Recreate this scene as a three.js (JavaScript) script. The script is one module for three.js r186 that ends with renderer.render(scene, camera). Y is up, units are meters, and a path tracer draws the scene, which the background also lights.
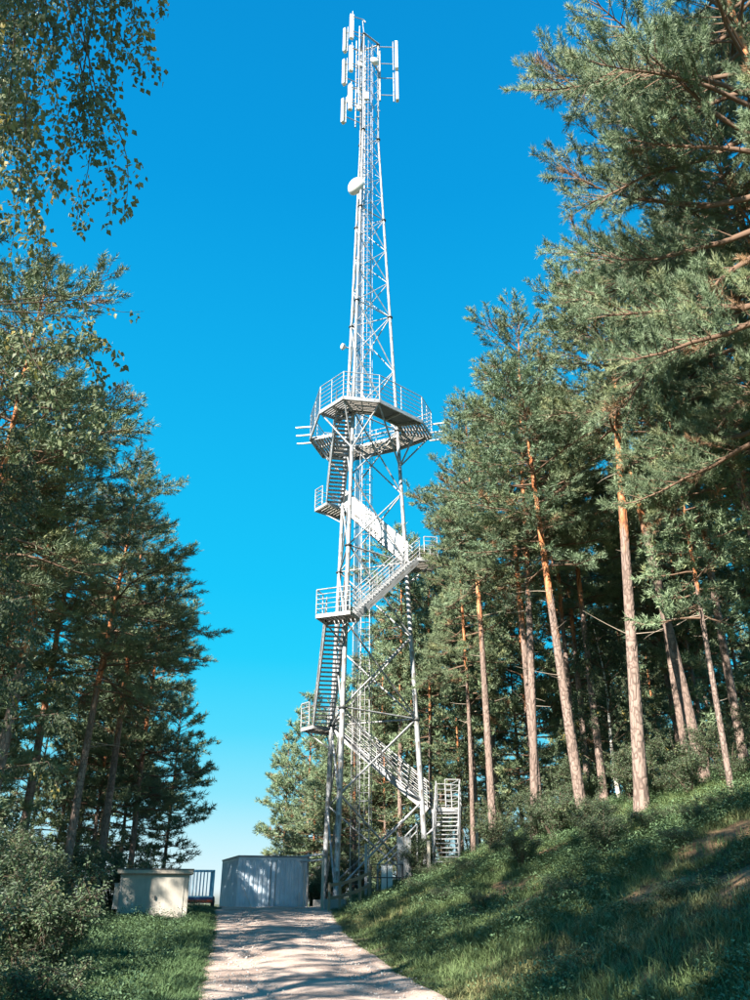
import * as THREE from 'three';
import { mergeGeometries } from 'three/addons/utils/BufferGeometryUtils.js';

// ───────────────────────── camera, sky, sun, exposure ─────────────────────────
const scene = new THREE.Scene();
const camera = new THREE.PerspectiveCamera(64.01, 0.75, 0.1, 3000);
camera.position.set(0, 1.6, 0);
const PITCH = THREE.MathUtils.degToRad(26.3);
camera.lookAt(0, 1.6 + Math.sin(PITCH), -Math.cos(PITCH));

const renderer = new THREE.WebGLRenderer({ antialias: true });
renderer.toneMapping = THREE.LinearToneMapping;
renderer.toneMappingExposure = 3.2;
renderer.shadowMap.enabled = true;

{ // clear summer sky: one gradient by height above the horizon, the same all the way round
  const W = 64, H = 512, data = new Float32Array(W * H * 4);
  const stops = [[-90, 0.156, 0.172, 0.156], [0, 0.256, 0.300, 0.312], [3, 0.175, 0.281, 0.312], [6, 0.084, 0.253, 0.312], [10, 0.028, 0.225, 0.312], [15, 0.006, 0.200, 0.309], [20, 0.003, 0.180, 0.303], [33, 0.002, 0.141, 0.273], [47, 0.001, 0.106, 0.241], [60, 0.001, 0.089, 0.216], [90, 0.001, 0.077, 0.197]];
  for (let j = 0; j < H; j++) {
    const el = ((j + .5) / H) * 180 - 90;
    let k = 1; while (k < stops.length - 1 && stops[k][0] < el) k++;
    const a = stops[k - 1], b = stops[k], t = el < 0 ? 0 : Math.min(1, Math.max(0, (el - a[0]) / (b[0] - a[0])));
    for (let i = 0; i < W; i++) {
      const o = (j * W + i) * 4;
      for (let c = 0; c < 3; c++) data[o + c] = a[c + 1] + (b[c + 1] - a[c + 1]) * t;
      data[o + 3] = 1;
    }
  }
  const sky = new THREE.DataTexture(data, W, H, THREE.RGBAFormat, THREE.FloatType);
  sky.mapping = THREE.EquirectangularReflectionMapping; sky.magFilter = THREE.LinearFilter; sky.needsUpdate = true;
  scene.background = sky; scene.environment = sky;
}
const SUN = new THREE.Vector3(-.47, .60, .65).normalize();
const sun = new THREE.DirectionalLight(new THREE.Color(1, .93, .82), 5);
sun.position.copy(SUN).multiplyScalar(150); sun.castShadow = true;
Object.assign(sun.shadow.camera, { left: -80, right: 80, top: 80, bottom: -80, near: 1, far: 400 });
sun.shadow.mapSize.set(4096, 4096);
scene.add(sun); scene.add(sun.target);

// ───────────────────────── helpers ─────────────────────────
const V = (x, y, z) => new THREE.Vector3(x, y, z);
function rng(seed) { let s = seed | 0; const f = () => { s = (s + 0x6d2b79f5) | 0; let t = Math.imul(s ^ (s >>> 15), 1 | s); t = (t + Math.imul(t ^ (t >>> 7), 61 | t)) ^ t; return ((t ^ (t >>> 14)) >>> 0) / 4294967296; }; f.r = (a, b) => a + (b - a) * f(); f.i = (n) => Math.floor(f() * n); return f; }
const lerp = (a, b, t) => a + (b - a) * t, clamp = (x, a, b) => Math.min(b, Math.max(a, x));
const smooth = (a, b, x) => { const t = clamp((x - a) / (b - a), 0, 1); return t * t * (3 - 2 * t); };
function hash2(x, y, s) { let h = Math.imul(x, 374761393) + Math.imul(y, 668265263) + Math.imul(s, 974711); h = Math.imul(h ^ (h >>> 13), 1274126177); return ((h ^ (h >>> 16)) >>> 0) / 4294967296; }
function vnoise(x, y, s = 0, px = 0, py = 0) {
  const xi = Math.floor(x), yi = Math.floor(y), fx = x - xi, fy = y - yi, u = fx * fx * (3 - 2 * fx), v = fy * fy * (3 - 2 * fy);
  const m = (a, p) => (p ? ((a % p) + p) % p : a);
  const a = hash2(m(xi, px), m(yi, py), s), b = hash2(m(xi + 1, px), m(yi, py), s), c = hash2(m(xi, px), m(yi + 1, py), s), d = hash2(m(xi + 1, px), m(yi + 1, py), s);
  return lerp(lerp(a, b, u), lerp(c, d, u), v);
}
function fbm(x, y, s = 0, o = 4, p = 0, q = 0) { let v = 0, a = .5, n = 0; for (let i = 0; i < o; i++) { v += a * vnoise(x, y, s + i * 17, p, q); n += a; a *= .5; x *= 2; y *= 2; p *= 2; q *= 2; } return v / n; }

class Bag { // collects triangles; build() makes one BufferGeometry
  constructor() { this.p = []; this.n = []; this.u = []; this.c = []; this.i = []; }
  vert(x, y, z) { this.p.push(x, y, z); return this.p.length / 3 - 1; }
  tube(pts, radii, sides = 6, vmap = null, cap = true) { // smooth tube with tapering radii
    const n = pts.length, base = this.p.length / 3, up = V(0, 1, 0), t = V(0, 0, 0), a = V(0, 0, 0), b = V(0, 0, 0);
    let ref = null, len = 0;
    for (let k = 0; k < n; k++) {
      t.subVectors(pts[Math.min(n - 1, k + 1)], pts[Math.max(0, k - 1)]).normalize();
      if (!ref) ref = Math.abs(t.y) > .9 ? V(1, 0, 0) : up.clone();
      a.crossVectors(t, ref).normalize(); b.crossVectors(a, t).normalize(); ref = b.clone();
      if (k) len += pts[k].distanceTo(pts[k - 1]);
      for (let s = 0; s <= sides; s++) {
        const w = (s / sides) * Math.PI * 2, cx = Math.cos(w), sx = Math.sin(w), r = radii[k];
        const nx = a.x * cx + b.x * sx, ny = a.y * cx + b.y * sx, nz = a.z * cx + b.z * sx;
        this.p.push(pts[k].x + nx * r, pts[k].y + ny * r, pts[k].z + nz * r); this.n.push(nx, ny, nz);
        this.u.push(s / sides, vmap ? vmap(pts[k], len) : len);
      }
    }
    const w = sides + 1;
    for (let k = 0; k < n - 1; k++) for (let s = 0; s < sides; s++) { const q = base + k * w + s; this.i.push(q, q + w, q + 1, q + 1, q + w, q + w + 1); }
    if (cap) for (const k of [0, n - 1]) {
      const c = this.p.length / 3; t.subVectors(pts[Math.min(n - 1, k + 1)], pts[Math.max(0, k - 1)]).normalize().multiplyScalar(k ? 1 : -1);
      this.p.push(pts[k].x, pts[k].y, pts[k].z); this.n.push(t.x, t.y, t.z); this.u.push(.5, vmap ? vmap(pts[k], len) : len);
      for (let s = 0; s < sides; s++) k ? this.i.push(c, base + k * w + s, base + k * w + s + 1) : this.i.push(c, base + s + 1, base + s);
    }
  }
  build() {
    const g = new THREE.BufferGeometry();
    g.setAttribute('position', new THREE.Float32BufferAttribute(this.p, 3));
    if (this.n.length === this.p.length) g.setAttribute('normal', new THREE.Float32BufferAttribute(this.n, 3));
    if (this.u.length) g.setAttribute('uv', new THREE.Float32BufferAttribute(this.u, 2));
    if (this.c.length) g.setAttribute('color', new THREE.Float32BufferAttribute(this.c, 3));
    g.setIndex(this.i);
    return g;
  }
}
const used = new Map();
function numbered(name) { const n = used.get(name) ?? 0; used.set(name, n + 1); return n ? `${name}_${String(n).padStart(3, '0')}` : name; }
function tag(o, label, category, group, kind) { if (label) o.userData.label = label; if (category) o.userData.category = category; if (group) o.userData.group = group; if (kind) o.userData.kind = kind; return o; }
function thing(name, label, category, group, pos = [0, 0, 0], turn = 0) { const g = new THREE.Group(); g.name = numbered(name); g.position.set(...pos); g.rotation.y = turn; scene.add(g); return tag(g, label, category, group); }
function obj(name, geo, mat, parent, kind) { const m = new THREE.Mesh(geo, mat); m.name = parent ? name : numbered(name); m.castShadow = m.receiveShadow = true; (parent ?? scene).add(m); if (kind) m.userData.kind = kind; return m; }
function instanced(name, geo, mat, mats, cols, label, parent) {
  const m = new THREE.InstancedMesh(geo, mat, mats.length); m.name = name;
  mats.forEach((x, i) => m.setMatrixAt(i, x)); if (cols) cols.forEach((c, i) => m.setColorAt(i, c));
  m.castShadow = m.receiveShadow = true; m.userData.kind = 'stuff'; if (label) { m.userData.label = label; m.userData.category = name.replace(/_/g, ' '); } (parent ?? scene).add(m); return m;
}
const BARCACHE = new Map();
function bar(a, b, r, sides = 8) { const g = new Bag(); g.tube([a, b], [r, r], sides); return g.build(); }
function boxBetween(a, b, w, h) { // a rectangular bar from a to b, w across, h high
  const d = V(0, 0, 0).subVectors(b, a), L = d.length(), g = new THREE.BoxGeometry(w, h, L);
  const m = new THREE.Matrix4().lookAt(b, a, V(0, 1, 0)); m.setPosition(a.clone().add(b).multiplyScalar(.5));
  return g.applyMatrix4(m);
}
const box = (w, h, d, x = 0, y = 0, z = 0) => new THREE.BoxGeometry(w, h, d).translate(x, y, z);
function tex(w, h, f, srgb = true, repeat = true) { // f(x 0..1, y 0..1) -> [r,g,b] 0..255
  const d = new Uint8Array(w * h * 4);
  for (let j = 0; j < h; j++) for (let i = 0; i < w; i++) { const c = f((i + .5) / w, (j + .5) / h, i, j), o = (j * w + i) * 4; d[o] = clamp(c[0], 0, 255); d[o + 1] = clamp(c[1], 0, 255); d[o + 2] = clamp(c[2], 0, 255); d[o + 3] = 255; }
  const t = new THREE.DataTexture(d, w, h); t.magFilter = THREE.LinearFilter; t.minFilter = THREE.LinearFilter;
  t.wrapS = t.wrapT = repeat ? THREE.RepeatWrapping : THREE.ClampToEdgeWrapping; if (srgb) t.colorSpace = THREE.SRGBColorSpace; t.needsUpdate = true; return t;
}
const mix3 = (a, b, t) => [lerp(a[0], b[0], t), lerp(a[1], b[1], t), lerp(a[2], b[2], t)];
const std = (o) => new THREE.MeshStandardMaterial({ roughness: .8, metalness: 0, ...o });
const lin = (r, g, b) => new THREE.Color().setRGB(r, g, b);

// ───────────────────────── terrain ─────────────────────────
const along = (k, d) => { let i = 1; while (i < k.length - 1 && k[i][0] < d) i++; const [a, p] = k[i - 1], [b, q] = k[i]; return p + (q - p) * (d - a) / (b - a); };
const roadR = (d) => along([[-20, 4.9], [4, 2.1], [11.7, 1.07], [14.7, .42], [18, -.12], [21, -.55], [26, -1.02], [32, -1.42], [60, -3.6]], d), roadL = (d) => along([[-20, 3.1], [11.7, -2.3], [24, -4.35], [32, -5.85], [60, -8.4]], d);
const roadC = (d) => (roadL(d) + roadR(d)) / 2, roadHW = (d) => (roadR(d) - roadL(d)) / 2;
const roadY = (d) => (d < 28 ? .037 * d : 1.036 + (1.16 - 1.036) * smooth(28, 35, d) * 1.0) - (d > 37 ? .12 * smooth(37, 44, d) : 0);
const yard = (d) => smooth(34, 40, d) * 2.6; // the road opens to the left into the yard in front of the container
function H(x, z, raw) {
  const d = -z, c = roadC(d), hw = roadHW(d), sr = x - (c + hw), sl = c - hw - yard(d) - x;
  let y = roadY(d);
  if (sr > 0) { const s = sr; y += .36 * (s < 1 ? .5 * s * s + .1 * s : s - .4) * (s < 9 ? 1 : 0) + (s >= 9 ? .36 * 8.6 + (s - 9) * .26 - (s > 18 ? (s - 18) * .2 : 0) : 0); }
  if (sl > 0) y += -.12 * smooth(0, 1.2, sl) + .02 * Math.max(0, sl - 3);
  if (d > 47) { const q = d - 47; y -= q < 20 ? q * q * .006 : 2.4 + (q - 20) * .12 * (q < 120 ? 1 : 0) + (q >= 120 ? 12 : 0); }
  const off = Math.max(sr, sl);
  if (off > 0) y += (fbm(x * .45, z * .45, 5, 3) - .5) * .45 * smooth(0, 2.5, off) + (fbm(x * 1.9, z * 1.9, 9, 2) - .5) * .16 * smooth(0, .8, off);
  else if (!raw) y -= .05 * smooth(0, .35, -off);
  return y;
}
function sandy(x, z) { // bare sandy scars on the bank
  const d = -z, s = x - (roadC(d) + roadHW(d));
  const blob = (cx, cd, rx, rd) => 1 - Math.hypot((x - cx) / rx, (d - cd) / rd);
  const b = Math.max(blob(6.6, 15.0, 1.5, .9), blob(8.4, 16.0, 1.3, .8), blob(3.0, 19.5, 1.1, 1.8), blob(5.3, 12.2, .9, .8), blob(1.9, 24.5, .8, 1.6), blob(4.4, 13.8, .9, .6), blob(4.6, 22.6, 1.1, .8));
  return clamp(b * 1.5 + (fbm(x * 1.7, z * 1.7, 21, 4) - .5) * 2.4, 0, 1) * smooth(.3, 1, s);
}
{
  const axis = (near, step, far) => { const a = []; for (let v = -near; v <= near; v += step) a.push(v); let s = step, v = near; while (v < far) { s *= 1.3; v += s; a.push(v); a.unshift(-v); } return a; };
  const xs = axis(26, .4, 900), zs = axis(42, .45, 1100).map((v) => v - 22);
  const p = [], u = [], idx = [];
  for (const z of zs) for (const x of xs) { p.push(x, H(x, z), z); u.push((x + 20) / 48, (-z + 6) / 60); }
  const n = xs.length;
  for (let j = 0; j < zs.length - 1; j++) for (let i = 0; i < n - 1; i++) { const a = j * n + i; idx.push(a, a + n, a + 1, a + 1, a + n, a + n + 1); }
  const g = new THREE.BufferGeometry();
  g.setAttribute('position', new THREE.Float32BufferAttribute(p, 3)); g.setAttribute('uv', new THREE.Float32BufferAttribute(u, 2)); g.setIndex(idx); g.computeVertexNormals();
  const soil = tex(1024, 1280, (a, b, i, j) => {
    const x = a * 48 - 20, z = -(b * 60 - 6), m = fbm(x * .9, z * .9, 31, 4), f = hash2(i, j, 3), f2 = vnoise(x * 9, z * 9, 12);
    let c = mix3([66, 62, 40], [70, 84, 44], smooth(.38, .62, m));
    c = mix3(c, [104, 84, 58], smooth(.62, .8, f2) * .7);
    const s = sandy(x, z);
    c = mix3(c, mix3(mix3([146, 116, 84], [104, 82, 60], f2), [84, 66, 48], smooth(.55, .7, vnoise(x * 5, z * 5, 15)) * .8), smooth(.08, .75, s));
    const k = .8 + .4 * f; return [c[0] * k, c[1] * k, c[2] * k];
  });
  const ground = obj('ground', g, std({ map: soil, roughness: 1 }));
  tag(ground, 'forest floor and grassy bank of soil with sandy patches', 'ground', null, 'structure');
}
const gravelTex = tex(1024, 1024, (a, b, i, j) => {
  const big = fbm(a * 6, b * 6, 41, 4, 6, 6), st = vnoise(a * 160, b * 160, 43, 160, 160), st2 = vnoise(a * 70, b * 70, 44, 70, 70), f = hash2(i, j, 7);
  let c = mix3([156, 134, 122], [182, 160, 147], smooth(.35, .65, big));
  c = mix3(c, [204, 188, 177], smooth(.66, .9, st) * .4); c = mix3(c, [96, 86, 82], smooth(.68, .92, st2) * .3);
  const k = .82 + .34 * f; return [c[0] * k, c[1] * k, c[2] * k];
});
const gravelBump = tex(512, 512, (a, b, i, j) => { const v = 255 * (.5 * vnoise(a * 90, b * 90, 51, 90, 90) + .5 * vnoise(a * 200, b * 200, 52, 200, 200)); return [v, v, v]; }, false);
{
  const p = [], u = [], idx = [], NX = 26, ds = [];
  for (let d = -14; d <= 46; d += .25) ds.push(d);
  for (const d of ds) for (let k = 0; k <= NX; k++) {
    const t = k / NX, edge = .12 * (fbm(d * 1.4, 3, 61, 3) - .5), edge2 = .3 * (fbm(d * 1.1, 9, 62, 3) - .5), c = roadC(d), hw = roadHW(d);
    const x = lerp(c - hw - yard(d) + edge2, c + hw + edge, t), w = (x - c) / 1.7;
    const ruts = -.03 * (Math.exp(-((w - .5) ** 2) * 14) + Math.exp(-((w + .5) ** 2) * 14)) + .02 * Math.exp(-(w * w) * 8);
    const y = roadY(d) + ruts + .035 * (fbm(x * 1.2, d * 1.2, 65, 3) - .5) + .016 * (fbm(x * 5, d * 5, 66, 2) - .5) - .06 * smooth(.0, .05, Math.max(0, .05 - Math.min(t, 1 - t)));
    p.push(x, y + .012, -d); u.push(x / 3.1, d / 3.1);
  }
  const n = NX + 1;
  for (let j = 0; j < ds.length - 1; j++) for (let i = 0; i < NX; i++) { const a = j * n + i; idx.push(a, a + 1, a + n, a + 1, a + n + 1, a + n); }
  const g = new THREE.BufferGeometry();
  g.setAttribute('position', new THREE.Float32BufferAttribute(p, 3)); g.setAttribute('uv', new THREE.Float32BufferAttribute(u, 2)); g.setIndex(idx); g.computeVertexNormals();
  tag(obj('gravel_road', g, std({ map: gravelTex, bumpMap: gravelBump, bumpScale: .006, roughness: .95 })), 'pale gravel road climbing to the tower yard', 'road', null, 'structure');
}

// ───────────────────────── materials ─────────────────────────
const galvTex = tex(256, 256, (a, b, i, j) => { const n = fbm(a * 8, b * 8, 71, 4, 8, 8), f = hash2(i, j, 5); const k = 202 + 62 * (n - .5) * 2 + 8 * (f - .5), w = smooth(.66, .74, vnoise(a * 14, b * 5, 78, 14, 5)) * .35; return [k * (1 - w * .5), (k + 2) * (1 - w * .62), (k + 5) * (1 - w * .75)]; });
const M = {
  steel: std({ map: galvTex, color: lin(.62, .62, .62), roughness: .5, metalness: .15 }),
  white: std({ color: lin(.7, .7, .69), roughness: .45 }),
  darkSteel: std({ color: lin(.06, .065, .07), roughness: .6, metalness: .3 }),
  cable: std({ color: lin(.04, .04, .045), roughness: .6 }),
  plate: std({ color: lin(.16, .17, .18), roughness: .7 }),
  concrete: std({ color: lin(.36, .35, .33), roughness: .95 }),
  timber: std({ color: lin(.34, .25, .17), roughness: .9 }),
};

// ───────────────────────── lattice tower ─────────────────────────
const TC = V(-.5, 0, -36), LEG = [-9, 111, 231].map((a) => a * Math.PI / 180); // C right, B front, A rear left
const tr = (y) => (y > 45.5 ? .72 : lerp(2.7, .72, (y - 1.5) / 44));
const legP = (k, y, add = 0) => V(TC.x + (tr(y) + add) * Math.cos(LEG[k]), y, TC.z + (tr(y) + add) * Math.sin(LEG[k]));
const tower = thing('lattice_tower', 'tall galvanised steel lattice tower with outside stairs, viewing platform and antennas', 'tower', null, [TC.x, 1.2, TC.z]);
const TO = V(TC.x, 1.2, TC.z);
const loc = (g) => g.translate(-TO.x, -TO.y, -TO.z);
const tp = (name, g, m = M.steel, parent = tower) => obj(name, loc(g), m, parent);
const LEV = [1.2, 8.66, 16.14, 23.62, 31.1, 38.5, 45.5, 55];
for (let k = 0; k < 3; k++) {
  const gy = H(legP(k, 1.6).x, legP(k, 1.6).z), b = legP(k, gy);
  tp('footing', box(.8, .7, .8, b.x, gy - .02, b.z), M.concrete);
  for (let s = 0; s < 7; s++) {
    const y0 = s ? LEV[s] : gy + .2, y1 = LEV[s + 1], r0 = lerp(.115, .045, s / 7);
    const leg = tp('leg', bar(legP(k, y0), legP(k, y1), r0, 12));
    const f = new THREE.CylinderGeometry(r0 + .07, r0 + .07, .05, 14).translate(...legP(k, y1 - .03).toArray());
    tp('flange', f, M.darkSteel, leg);
  }
}
const PAN = [2, 2, 2, 2, 3, 4, 8];
for (let s = 0; s < 7; s++) for (let k = 0; k < 3; k++) {
  const j = (k + 1) % 3, r = [.042, .042, .038, .033, .027, .021, .015][s], n = PAN[s], y0 = s ? LEV[s] : 1.7;
  tp('horizontal_brace', bar(legP(k, LEV[s + 1]), legP(j, LEV[s + 1]), r * .95, 7));
  for (let q = 0; q < n; q++) {
    const a = lerp(y0, LEV[s + 1], q / n), b = lerp(y0, LEV[s + 1], (q + 1) / n), out = r * .9;
    const n1 = V(Math.cos((LEG[k] + LEG[k] + Math.PI * 2 / 3) / 2), 0, Math.sin((LEG[k] * 2 + Math.PI * 2 / 3) / 2));
    tp('diagonal_brace', bar(legP(k, a).addScaledVector(n1, out), legP(j, b).addScaledVector(n1, out), r, 7));
    if (s < 6) tp('diagonal_brace', bar(legP(j, a).addScaledVector(n1, -out), legP(k, b).addScaledVector(n1, -out), r, 7));
  }
}
{ // climbing ladder with hoops and the cable run, up through the middle of the tower
  const lx = TC.x + .05, lz = TC.z + .1, rails = new Bag(), rungs = new Bag(), hoops = new Bag();
  for (const sx of [-.2, .2]) rails.tube([V(lx + sx, 1.6, lz), V(lx + sx, 54.6, lz)], [.028, .028], 6);
  for (let y = 1.9; y < 54.5; y += .3) rungs.tube([V(lx - .2, y, lz), V(lx + .2, y, lz)], [.014, .014], 5);
  for (let y = 4; y < 54.5; y += 1.1) { const pts = []; for (let a = 0; a <= 10; a++) { const w = Math.PI * a / 10; pts.push(V(lx + .34 * Math.cos(w), y, lz + .05 + .55 * Math.sin(w))); } hoops.tube(pts, pts.map(() => .016), 5); }
  for (const w of [.5, Math.PI / 2, Math.PI - .5]) hoops.tube([V(lx + .34 * Math.cos(w), 4, lz + .05 + .55 * Math.sin(w)), V(lx + .34 * Math.cos(w), 54.3, lz + .05 + .55 * Math.sin(w))], [.013, .013], 5);
  const l = tp('ladder', rails.build()); tp('rungs', rungs.build(), M.steel, l).userData.kind = 'stuff'; tp('safety_hoops', hoops.build(), M.steel, l).userData.kind = 'stuff';
  const tray = new Bag();
  for (const sx of [-.26, .1]) tray.tube([V(lx - .32 + sx, 1.6, lz - .25), V(lx - .32 + sx * .8, 54, lz - .25)], [.02, .02], 5);
  for (let y = 2; y < 54; y += .6) tray.tube([V(lx - .58, y, lz - .25), V(lx - .22, y, lz - .25)], [.014, .014], 5);
  const t = tp('cable_tray', tray.build()); t.userData.kind = 'stuff';
  for (let c = 0; c < 4; c++) tp('cable', bar(V(lx - .5 + c * .06, 1.5, lz - .22), V(lx - .48 + c * .05, lerp(48, 53, c / 3), lz - .22), .016, 5), M.cable);
}
// stairs: landings at the legs, one flight along each face
const STEP = M.steel;
function railing(parent, pts, h, rails, postEvery = 1e9) { // posts and rails along a polyline of floor points
  for (let i = 0; i < pts.length; i++) { tp('railing_post', bar(pts[i].clone(), pts[i].clone().add(V(0, h, 0)), .028, 6), M.steel, parent); }
  for (let i = 0; i < pts.length - 1; i++) {
    const L = pts[i].distanceTo(pts[i + 1]), n = Math.floor(L / postEvery);
    for (let k = 1; k <= n; k++) if (k / (n + 1) < 1) { const q = pts[i].clone().lerp(pts[i + 1], k / (n + 1)); tp('railing_post', bar(q, q.clone().add(V(0, h, 0)), .02, 6), M.steel, parent); }
    for (let r = 1; r <= rails; r++) { const y = h * r / rails; tp(r === rails ? 'handrail' : 'rail', bar(pts[i].clone().add(V(0, y, 0)), pts[i + 1].clone().add(V(0, y, 0)), r === rails ? .026 : .017, 6), M.steel, parent); }
  }
}
function slats(parent, corners, n, thick, mat, name, gap = .3) { // quadrilateral floor of planks, corners a b c d; planks run a->b side by side towards d->c
  const [a, b, c, d] = corners;
  for (let i = 0; i < n; i++) {
    const t0 = (i + gap / 2) / n, t1 = (i + 1 - gap / 2) / n, A = a.clone().lerp(d, t0), B = b.clone().lerp(c, t0), C = b.clone().lerp(c, t1), D = a.clone().lerp(d, t1);
    const g = new THREE.BufferGeometry(), p = [];
    for (const v of [A, B, C, D]) p.push(v.x, v.y, v.z); for (const v of [A, B, C, D]) p.push(v.x, v.y - thick, v.z);
    g.setAttribute('position', new THREE.Float32BufferAttribute(p, 3));
    g.setIndex([0, 1, 2, 0, 2, 3, 4, 6, 5, 4, 7, 6, 0, 4, 5, 0, 5, 1, 1, 5, 6, 1, 6, 2, 2, 6, 7, 2, 7, 3, 3, 7, 4, 3, 4, 0]);
    tp(name, g.toNonIndexed(), mat, parent);
  }
}
const platY = 23.65;
const LAND = [{ k: 0, y: 4.92 }, { k: 2, y: 8.66 }, { k: 1, y: 12.4 }, { k: 0, y: 16.14 }, { k: 2, y: 19.9 }, { k: 1, y: platY }];
for (const L of LAND) { L.c = legP(L.k, L.y, L.y < 6 ? .95 : .85); L.o = V(Math.cos(LEG[L.k]), 0, Math.sin(LEG[L.k])); L.t = V(-L.o.z, 0, L.o.x); }
LAND.forEach((L, i) => {
  if (i === 5) return;
  const land = new THREE.Group(); land.name = 'stair_landing'; tower.add(land);
  const q = (a, b) => L.c.clone().addScaledVector(L.o, a).addScaledVector(L.t, b), w = .78;
  slats(land, [q(-.5, -w), q(.55, -w), q(.55, w), q(-.5, w)], 8, .04, STEP, 'floor_slat', .25);
  for (const [a, b] of [[q(-.5, -w), q(.55, -w)], [q(.55, -w), q(.55, w)], [q(.55, w), q(-.5, w)], [q(-.5, w), q(-.5, -w)]]) tp('edge_beam', boxBetween(a.clone().add(V(0, -.1, 0)), b.clone().add(V(0, -.1, 0)), .05, .16), M.steel, land);
  railing(land, [q(-.1, -w), q(.55, -w), q(.55, w), q(-.1, w)], 1.1, 5);
  const foot = legP(L.k, L.y - 1.1);
  for (const b of [-.6, .6]) tp('support_strut', bar(foot, q(.4, b).add(V(0, -.15, 0)), .035, 6), M.steel, land);
});
function flight(a, b, width, n, panel) { // a lower end, b upper end
  const f = new THREE.Group(); f.name = 'stair_flight'; tower.add(f);
  const h = V(b.x - a.x, 0, b.z - a.z).normalize(), s = V(-h.z, 0, h.x);
  for (const e of [-1, 1]) {
    const o = s.clone().multiplyScalar(e * width / 2), A = a.clone().add(o), B = b.clone().add(o);
    tp('stringer', boxBetween(A.clone().add(V(0, -.08, 0)), B.clone().add(V(0, -.08, 0)), .05, .24), M.steel, f);
    const up = (y) => V(0, y, 0);
    for (let r = 1; r <= 5; r++) tp(r === 5 ? 'handrail' : 'rail', bar(A.clone().add(up(r * .21)), B.clone().add(up(r * .21)), r === 5 ? .027 : .018, 6), M.steel, f);
    for (let k = 0; k <= 4; k++) { const q = A.clone().lerp(B, k / 4); tp('railing_post', bar(q, q.clone().add(up(1.06)), .022, 6), M.steel, f); }
    if (panel && e === panel) { // sheet cladding on the open side
      const g = new THREE.BufferGeometry(), t = s.clone().multiplyScalar(.012 * e), P = [A.clone().add(up(.12)), B.clone().add(up(.12)), B.clone().add(up(1.0)), A.clone().add(up(1.0))], p = [];
      for (const z of [1, 3]) for (const v of P) p.push(v.x + t.x * z * 1.6, v.y, v.z + t.z * z * 1.6);
      g.setAttribute('position', new THREE.Float32BufferAttribute(p, 3)); g.setIndex([0, 1, 2, 0, 2, 3, 4, 6, 5, 4, 7, 6, 0, 4, 5, 0, 5, 1, 1, 5, 6, 1, 6, 2, 2, 6, 7, 2, 7, 3, 3, 7, 4, 3, 4, 0]);
      tp('side_sheet', g.toNonIndexed(), M.white, f);
    }
  }
  for (let k = 0; k < n; k++) {
    const q = a.clone().lerp(b, (k + .5) / n);
    tp('tread', boxBetween(q.clone().addScaledVector(s, -width / 2 + .03), q.clone().addScaledVector(s, width / 2 - .03), .2, .035), STEP, f);
  }
  return f;
}
for (let i = 0; i < 5; i++) {
  const a = LAND[i].c.clone(), b = LAND[i + 1].c.clone(), dir = V(b.x - a.x, 0, b.z - a.z).normalize();
  if (i === 4) b.addScaledVector(dir, -.2);
  flight(a.addScaledVector(dir, .62), b.addScaledVector(dir, i === 4 ? -.35 : -.62), .86, 24, i === 3 ? -1 : 0);
}
{ // bottom flight, from the bank up to the first landing
  const L = LAND[0], top = L.c.clone().add(V(.15, 0, .55)), bx = top.x - .35, bz = top.z + 2.1, by = H(bx, bz) + .05;
  flight(V(bx, by, bz), top, 1.0, 13, 0);
  for (const dx of [-.5, .5]) for (const dz of [-.4, .5]) { const q = V(L.c.x + dx, 0, L.c.z + dz); tp('landing_support', bar(V(q.x, H(q.x, q.z) - .1, q.z), V(q.x, L.y - .1, q.z), .045, 7)); }
}
{ // viewing platform
  const P = [[-3.48, -37.04], [-2.8, -34.4], [-1.56, -33.05], [.23, -33.36], [2.45, -35.31], [3.04, -36.81], [1.3, -38.1], [-1.17, -39.2], [-2.9, -38.95]].map(([x, z]) => V(x, platY, z));
  const plat = new THREE.Group(); plat.name = 'viewing_platform'; tower.add(plat);
  const inner = P.map((p) => p.clone().lerp(V(TC.x, platY, TC.z), .44));
  for (let i = 0; i < P.length; i++) {
    const j = (i + 1) % P.length, a = P[i], b = P[j], c = inner[j], d = inner[i];
    tp('edge_beam', boxBetween(a.clone().add(V(0, -.1, 0)), b.clone().add(V(0, -.1, 0)), .07, .2), M.steel, plat);
    tp('inner_beam', boxBetween(d.clone().add(V(0, -.1, 0)), c.clone().add(V(0, -.1, 0)), .06, .16), M.steel, plat);
    tp('radial_beam', boxBetween(a.clone().add(V(0, -.12, 0)), d.clone().add(V(0, -.12, 0)), .06, .16), M.steel, plat);
    if (i === 0) continue; // the stair comes up here
    if (i === 3) slats(plat, [a, b, c, d], 4, .05, M.plate, 'deck_plate', .02);
    else slats(plat, [a, b, c, d], 9, .04, STEP, 'deck_slat', .34);
    const mid = a.clone().lerp(b, .5), im = c.clone().lerp(d, .5);
    tp('joist', boxBetween(mid.clone().add(V(0, -.13, 0)), im.clone().add(V(0, -.13, 0)), .05, .14), M.steel, plat);
  }
  railing(plat, [...P, P[0]], 1.45, 6, 1.6);
  for (let k = 0; k < 3; k++) { const f = legP(k, platY - 2.2); for (const i of [[4, 5, 3], [2, 1, 3], [8, 7, 0]][k]) tp('support_strut', bar(f, P[i].clone().lerp(inner[i], .12).add(V(0, -.2, 0)), .045, 7), M.steel, plat); }
  // short white rods projecting outward at the left and right platform corners
  for (const [i, dx, dz] of [[0, -1, -.15], [5, 1, .15]]) for (let k = 0; k < 3; k++) {
    const a = P[i].clone().add(V(-dx * .1, k * .2 - .1, k * .5 - .4)), b = a.clone().add(V(dx * .85, .02, dz));
    tp('outrigger_rod', boxBetween(a, b, .09, .05), M.white, plat);
  }
}
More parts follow.
